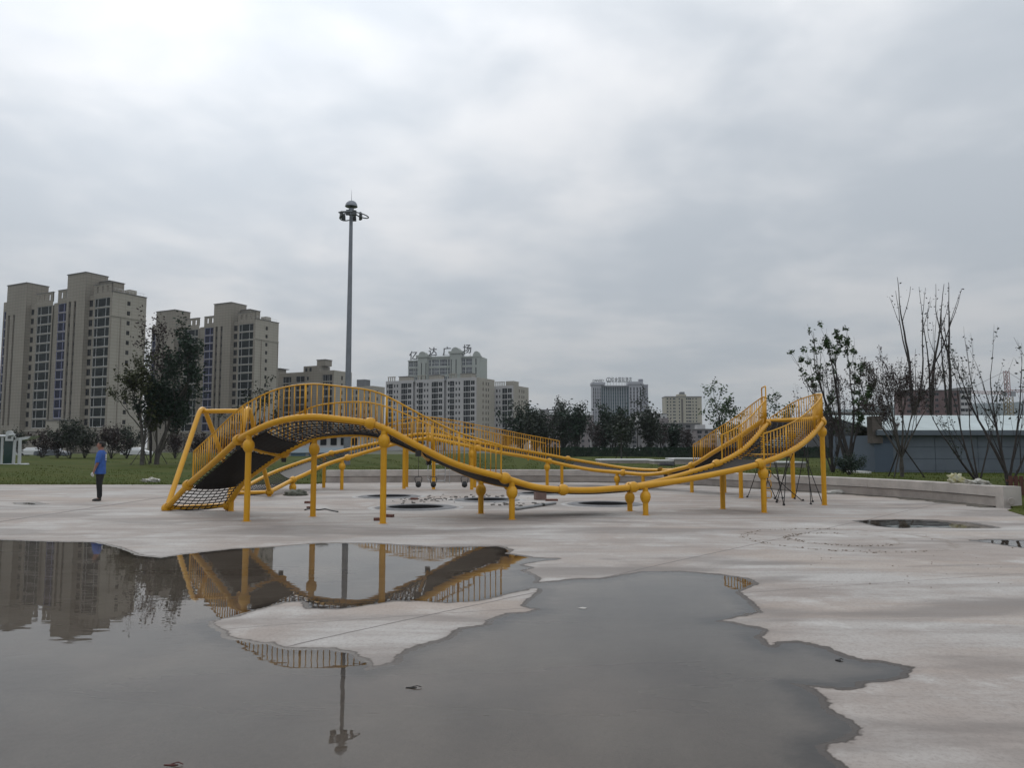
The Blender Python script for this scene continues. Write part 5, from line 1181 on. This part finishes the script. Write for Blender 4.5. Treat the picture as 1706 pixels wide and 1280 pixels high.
# left pair on the lawn
P_LEAFY = dict(lvl=4, kids=[3, 3, 3, 4], ang=.55, len=.62, wob=.10, up=.05, tap=.55, t0=.3, leaf_lvl=1)
tree('leafy_tree', 'loose olive-leaved tree on the lawn with bare lower twigs', lz(238, 60, .3), [(-70, .22, 3.6, .13, 1.2), (-40, .34, 3.0, .09, 0), (60, .15, 3.2, .09, 0)], P_LEAFY, (4200, .26, .20, M_LOL), 11, M_BARKP, 3, group='pair of trees on the left lawn')
tree('leafy_tree', 'dense dark green tapering tree beside the olive one on the lawn', lz(262, 61, .3), [(20, .05, 4.6, .15, .9), (90, .14, 3.6, .10, 0), (60, .24, 3.0, .08, 0), (-60, .14, 3.6, .08, 0)], dict(P_LEAFY, ang=.42, up=.10), (9500, .27, .24, M_LDK), 22, M_BARKP, 3, group='pair of trees on the left lawn')
tree('slender_tree', 'slender sparse tree with dark stem between the lawn pair', lz(252, 64, .3), [(-30, .10, 5.0, .07, .5), (30, .05, 5.4, .07, 0)], dict(P_LEAFY, kids=[2, 3, 3, 3], ang=.4), (1300, .24, .16, M_LRD), 29)
tree('slender_tree', 'sparse small-leaved tree showing above the arch railing', lz(412, 58, .3), [(20, .18, 2.6, .07, 1.0), (120, .35, 2.4, .05, 0), (-80, .42, 2.4, .05, 0), (80, .5, 2.2, .04, 0)], dict(P_LEAFY, kids=[2, 3, 3, 3], ang=.5), (1100, .22, .13, M_LMD), 31)
# shrubs in front of the towers
P_SHRUB = dict(lvl=3, kids=[3, 3, 4], ang=.5, len=.62, wob=.12, up=.05, tap=.6, t0=.2)
sh = [(70, 84, 2.6, 'brown leafless shrub nearest the court cage'), (96, 82, 2.4, 'low brown bare shrub right of the court cage'), (118, 80, 3.3, 'broad dark shrub left of the man'), (142, 83, 3.0, 'dark shrub directly behind the man'), (186, 82, 2.8, 'sparse dark shrub right of the man'), (212, 84, 2.9, 'dark shrub left of the lawn trees'), (292, 86, 2.6, 'bare shrub right of the lawn trees'), (330, 88, 2.4, 'low bare shrub seen behind the portal legs'), (372, 90, 2.4, 'low bare shrub seen behind the ramp railing'), (20, 90, 2.6, 'dark shrub behind the court cage')]
for i, (px, Y, h, lb) in enumerate(sh):
    st = [(rr_*45+i*13, .20+.16*(rr_ % 3), h*.62, .04, 0) for rr_ in range(8)]
    tree('shrub', lb, lz(px, Y, .3), st, P_SHRUB, (2400 if i in (2, 3, 5, 9) else 1500, .22, .18, M_LMD if i in (2, 3, 5, 9) else M_LRD), 40+i, cat='shrub', group='shrubs before the towers')
# park trees in the middle distance
P_PARK = dict(lvl=3, kids=[4, 4, 5], ang=.45, len=.60, wob=.08, up=.06, tap=.5, t0=.15, leaf_lvl=2)
pk = [(868, 118, 8.2, 0, 'round dark tree beside the narrow slab block'), (893, 112, 7.0, 0, 'dark bushy tree behind the railing end'), (915, 108, 9.4, 1, 'thin pale sapling rising above the dark park trees'), (938, 115, 8.0, 0, 'broad dark tree left of the hotel tower'), (962, 110, 7.0, 0, 'tall dark tree just left of the hotel'), (992, 118, 6.0, 2, 'purplish sparse tree in front of the hotel left wing'), (1022, 112, 7.2, 0, 'spiky dark green tree before the hotel glass'), (1040, 108, 5.8, 0, 'dark tree below the hotel right wing'), (1062, 118, 12.0, 1, 'tall pointed sparse tree before the hotel right wing'), (1084, 110, 6.4, 0, 'low dark tree right of the hotel'), (1100, 112, 5.6, 2, 'small bare tree before the grimy grey flats'), (905, 122, 6.6, 0, 'dark rounded tree between the sapling and the railing end'), (952, 124, 6.8, 2, 'brownish tree between two dark park trees'), (1008, 122, 5.2, 0, 'low dark tree left of the spiky green one'), (1125, 118, 4.6, 0, 'small dark tree before the end of the grimy flats'), (1146, 116, 4.2, 2, 'bare little tree beside the pinkish low house'), (845, 125, 4.5, 2, 'low bare tree at the foot of the slab block'), (1035, 62, 3.6, 3, 'young propped tree beside the white platform')]
for i, (px, Y, h, kind, lb) in enumerate(pk):
    if kind == 0: st = [(k*72+i*20, .10+.10*(k % 3), h*.52, .09, 0) for k in range(6)]; lf = (2300, .42, .30, M_LMD if i % 2 else M_LDK); pr = P_PARK
    elif kind == 1: st = [(i*40, .03, h*.5, .08, h*.10)]; lf = (420, .34, .22, M_LMD); pr = dict(P_PARK, kids=[3, 3, 6], len=.42, ang=.6, t0=.1)
    elif kind == 2: st = [(k*72+i*20, .16+.08*(k % 2), h*.5, .06, 0) for k in range(5)]; lf = (700, .30, .2, M_LRD); pr = P_PARK
    else: st = [(0, .02, h*.42, .05, h*.3)]; lf = (300, .3, .25, M_LMD); pr = P_PARK
    tree('park_tree', lb, lz(px, Y, .3), st, pr, lf, 60+i, poles=3 if kind == 3 else 0, group='park trees in the middle distance')
tree('leafy_tree', 'fresh green round-headed tree behind the sloping railing', lz(1206, 95, .3), [(0, .06, 4.0, .12, 1.4), (90, .3, 3.0, .07, 0), (-90, .3, 3.0, .07, 0)], dict(P_LEAFY, ang=.6), (1700, .38, .28, M_LGR), 81)
tree('leafy_tree', 'small green tree peeping beside the tall loop handle', lz(1285, 93, .3), [(0, .06, 3.6, .1, 1.2), (90, .3, 2.6, .06, 0)], dict(P_LEAFY, ang=.6), (1000, .36, .26, M_LGR), 83)
# trees on the right
P_UP = dict(lvl=3, kids=[2, 3, 3], ang=.36, len=.70, wob=.05, up=.07, tap=.5, t0=.3, seg=5)
def clumped(t, tips_seed): pass
tree('leafy_tree', 'upright tree with round green leaf clumps along its limbs, right of the high turn', lz(1412, 40, .3), [(-80, .20, 3.4, .10, 1.0), (-30, .07, 3.6, .11, 0), (80, .16, 3.3, .09, 0), (60, .30, 2.8, .06, 0), (-85, .32, 2.8, .06, 0)], dict(P_UP, ang=.34, kids=[3, 3, 3], len=.62), (3600, .17, .085, M_LGR), 94, clumps=120)
tree('bare_tree', 'bushy bare tree with dry brown leaves behind the tallest railing', lz(1386, 36, .3), [(k*60, .16+.06*(k % 3), 2.3, .05, 0) for k in range(7)], dict(P_UP, lvl=4, kids=[3, 3, 3, 3], ang=.4, len=.62), (1500, .10, .07, M_LRD), 93)
tree('bare_tree', 'vase-shaped bare tree with small brown leaves propped by poles at the shed corner', lz(1501, 29.5, .42), [(k*45, .24+.18*(k % 3), 1.75, .042, .85 if k == 0 else 0.8) for k in range(9)], dict(P_UP, lvl=4, kids=[3, 4, 4, 3], ang=.40, len=.62, rmin=.007, up=.05), (4200, .09, .06, M_LRD), 96, M_BARKP, 3)
for i, (px, az, lb) in enumerate(((1524, -80, 'tall bare twin-stemmed tree rising behind the shed roof, beside the vase-shaped tree'), (1552, 20, 'tallest bare tree rising behind the middle of the shed roof'), (1585, 80, 'tall bare wide-forked tree behind the shed before the pale narrow block'))):
    tree('bare_tree', lb, lz(px, 56, .2), [(az, .05, 5.6, .15, 3.0), (az+170, .12, 5.0, .10, 3.0)], dict(P_UP, lvl=2, kids=[2, 3], ang=.34, len=.66, wob=.05, up=.09, rmin=.018, t0=.25), (70, .18, .10, M_LRD), 100+i, group='tall bare trees behind the shed')
tree('bare_tree', 'leaning bare multi-stemmed tree before the shed wall', lz(1628, 25.5, .42), [(-75, .75, 1.5, .05, 0), (-60, .38, 2.2, .05, 0), (-20, .2, 2.0, .035, 0), (80, .5, 1.7, .035, 0)], dict(P_UP, kids=[3, 3, 3], ang=.42, rmin=.005, len=.66), (420, .09, .06, M_LMD), 111)
tree('bare_tree', 'bare fan-shaped tree standing by the end of the seat wall', lz(1676, 23.4, .40), [(-85, .40, 1.9, .055, .35), (-70, .24, 2.0, .055, 0), (10, .12, 2.0, .05, 0), (80, .36, 2.2, .05, 0), (100, .6, 1.8, .04, 0)], dict(P_UP, kids=[2, 3, 3], ang=.34, rmin=.005, len=.66), (260, .10, .06, M_LMD), 113)
tree('bare_tree', 'bare tree reaching its branch tips in from beyond the fence', lz(1815, 26, .3), [(-88, .30, 2.3, .09, 1.2), (-80, .5, 1.9, .06, 0), (20, .1, 2.6, .08, 0)], dict(P_UP, ang=.45, rmin=.006), (120, .10, .08, M_LRD), 117)
tree('shrub', 'rounded dark green clipped bush behind the seat wall', lz(1414, 33, .35), [(k*40, .35+.2*(k % 3), .45, .02, 0) for k in range(9)], dict(P_SHRUB, kids=[3, 3, 3], ang=.6), (3000, .07, .08, M_LDK), 121, cat='shrub')
tree('shrub', 'tall olive bush beside the shed corner', lz(1437, 45, .3), [(k*60, .12+.1*(k % 3), 1.5, .04, 0) for k in range(6)], P_SHRUB, (2200, .14, .14, M_LOL), 123, cat='shrub')
# long clipped hedge before the low rows
rr = random.Random(77); vs = []; fs = []
for i in range(9000):
    x = rr.uniform(0, 44); y = rr.uniform(0, 1.6); z = rr.random()**.6*1.35+.05*math.sin(x*2); s = rr.uniform(.1, .25); a = rr.uniform(0, 3); o = len(vs)
    vs += [(x-s*math.cos(a), y, z-s*.5), (x+s*math.cos(a), y+s*math.sin(a), z-s*.2), (x+s*.4, y, z+s*.6)]; fs.append((o, o+1, o+2))
m_ = MB(); m_.v = vs; m_.f = fs; m_.m = [0]*len(fs); p = at(905, 746, 98)
hd = thing('hedge', 'long low dark clipped hedge before the park trees', 'hedge', (p.x, 98, .25)); m_.build('foliage', M_LDK, hd)
b = MB(); b.bb(.1, 43.9, .3, 1.3, -.2, 1.0); b.build('hedge_core', M_LMD, hd)
# parked cars by the road, far left and behind the park
def car(label, px, Y, paint, rz, z=.15):
    p = at(px, 746, Y); c = thing('parked_car', label, 'car', (p.x, Y, z), rz, 'cars parked along the far road')
    prof = [(-2.1, .35), (-2.12, .75), (-1.95, .95), (-1.35, 1.02), (-.75, 1.42), (.55, 1.45), (1.15, 1.02), (1.95, .88), (2.12, .7), (2.12, .35)]
    b = MB(); n = len(prof)
    b.add([(x, -.82 if zz < 1.2 else -.66, zz) for x, zz in prof]+[(x, .82 if zz < 1.2 else .66, zz) for x, zz in prof], [tuple(range(n)), tuple(range(n, 2*n))[::-1]]+[(i, n+i, n+(i+1) % n, (i+1) % n) for i in range(n)]); bevel(b.build('body', paint, c), .05)
    b = MB(); b.add([(-1.2, -.80, 1.04), (-.72, -.675, 1.37), (.5, -.675, 1.39), (1.0, -.80, 1.04)], [(0, 3, 2, 1)]); b.build('side_window', M_GLD, c)
    for x in (-1.3, 1.3):
        for y in (-.78, .78):
            b = MB(); b.lathe((x, y-.1, .32), [(.001, 0), (.32, 0), (.32, .2), (.001, .2)], 14, (0, 1, 0)); b.build('wheel', M_BLACK, c)
M_CARW = mat('white_car_paint', (.60, .61, .62), .3); M_CARG = mat('grey_car_paint', (.12, .13, .15), .3)
car('white parked car seen just right of the court cage', 57, 112, M_CARW, .1); car('grey parked car seen between the brown shrubs', 88, 104, M_CARG, 0); car('white parked car seen past the olive tree trunk', 228, 116, M_CARW, .05)
car('white parked car under the dark park trees', 1012, 125, M_CARW, 0); car('pale parked car behind the tall pointed tree', 1058, 126, M_CARW, 0); car('grey parked car before the grimy grey flats', 1095, 124, M_CARG, 0)

# ------------------------------------------------------------------ thin overcast haze in the air
hz = bpy.data.materials.new('haze_air'); hz.use_nodes = True; hn = hz.node_tree.nodes; hn.clear()
pv_ = N(hn, 'ShaderNodeVolumePrincipled', inp={'Density': .00016, 'Anisotropy': .2, 'Color': (.88, .94, 1.0, 1)}); ho = N(hn, 'ShaderNodeOutputMaterial'); hz.node_tree.links.new(pv_.outputs[0], ho.inputs['Volume'])
b = MB(); b.bb(-2450, 2450, -450, 2450, -2.0, 125); tag(b.build('haze', hz), kind='stuff')
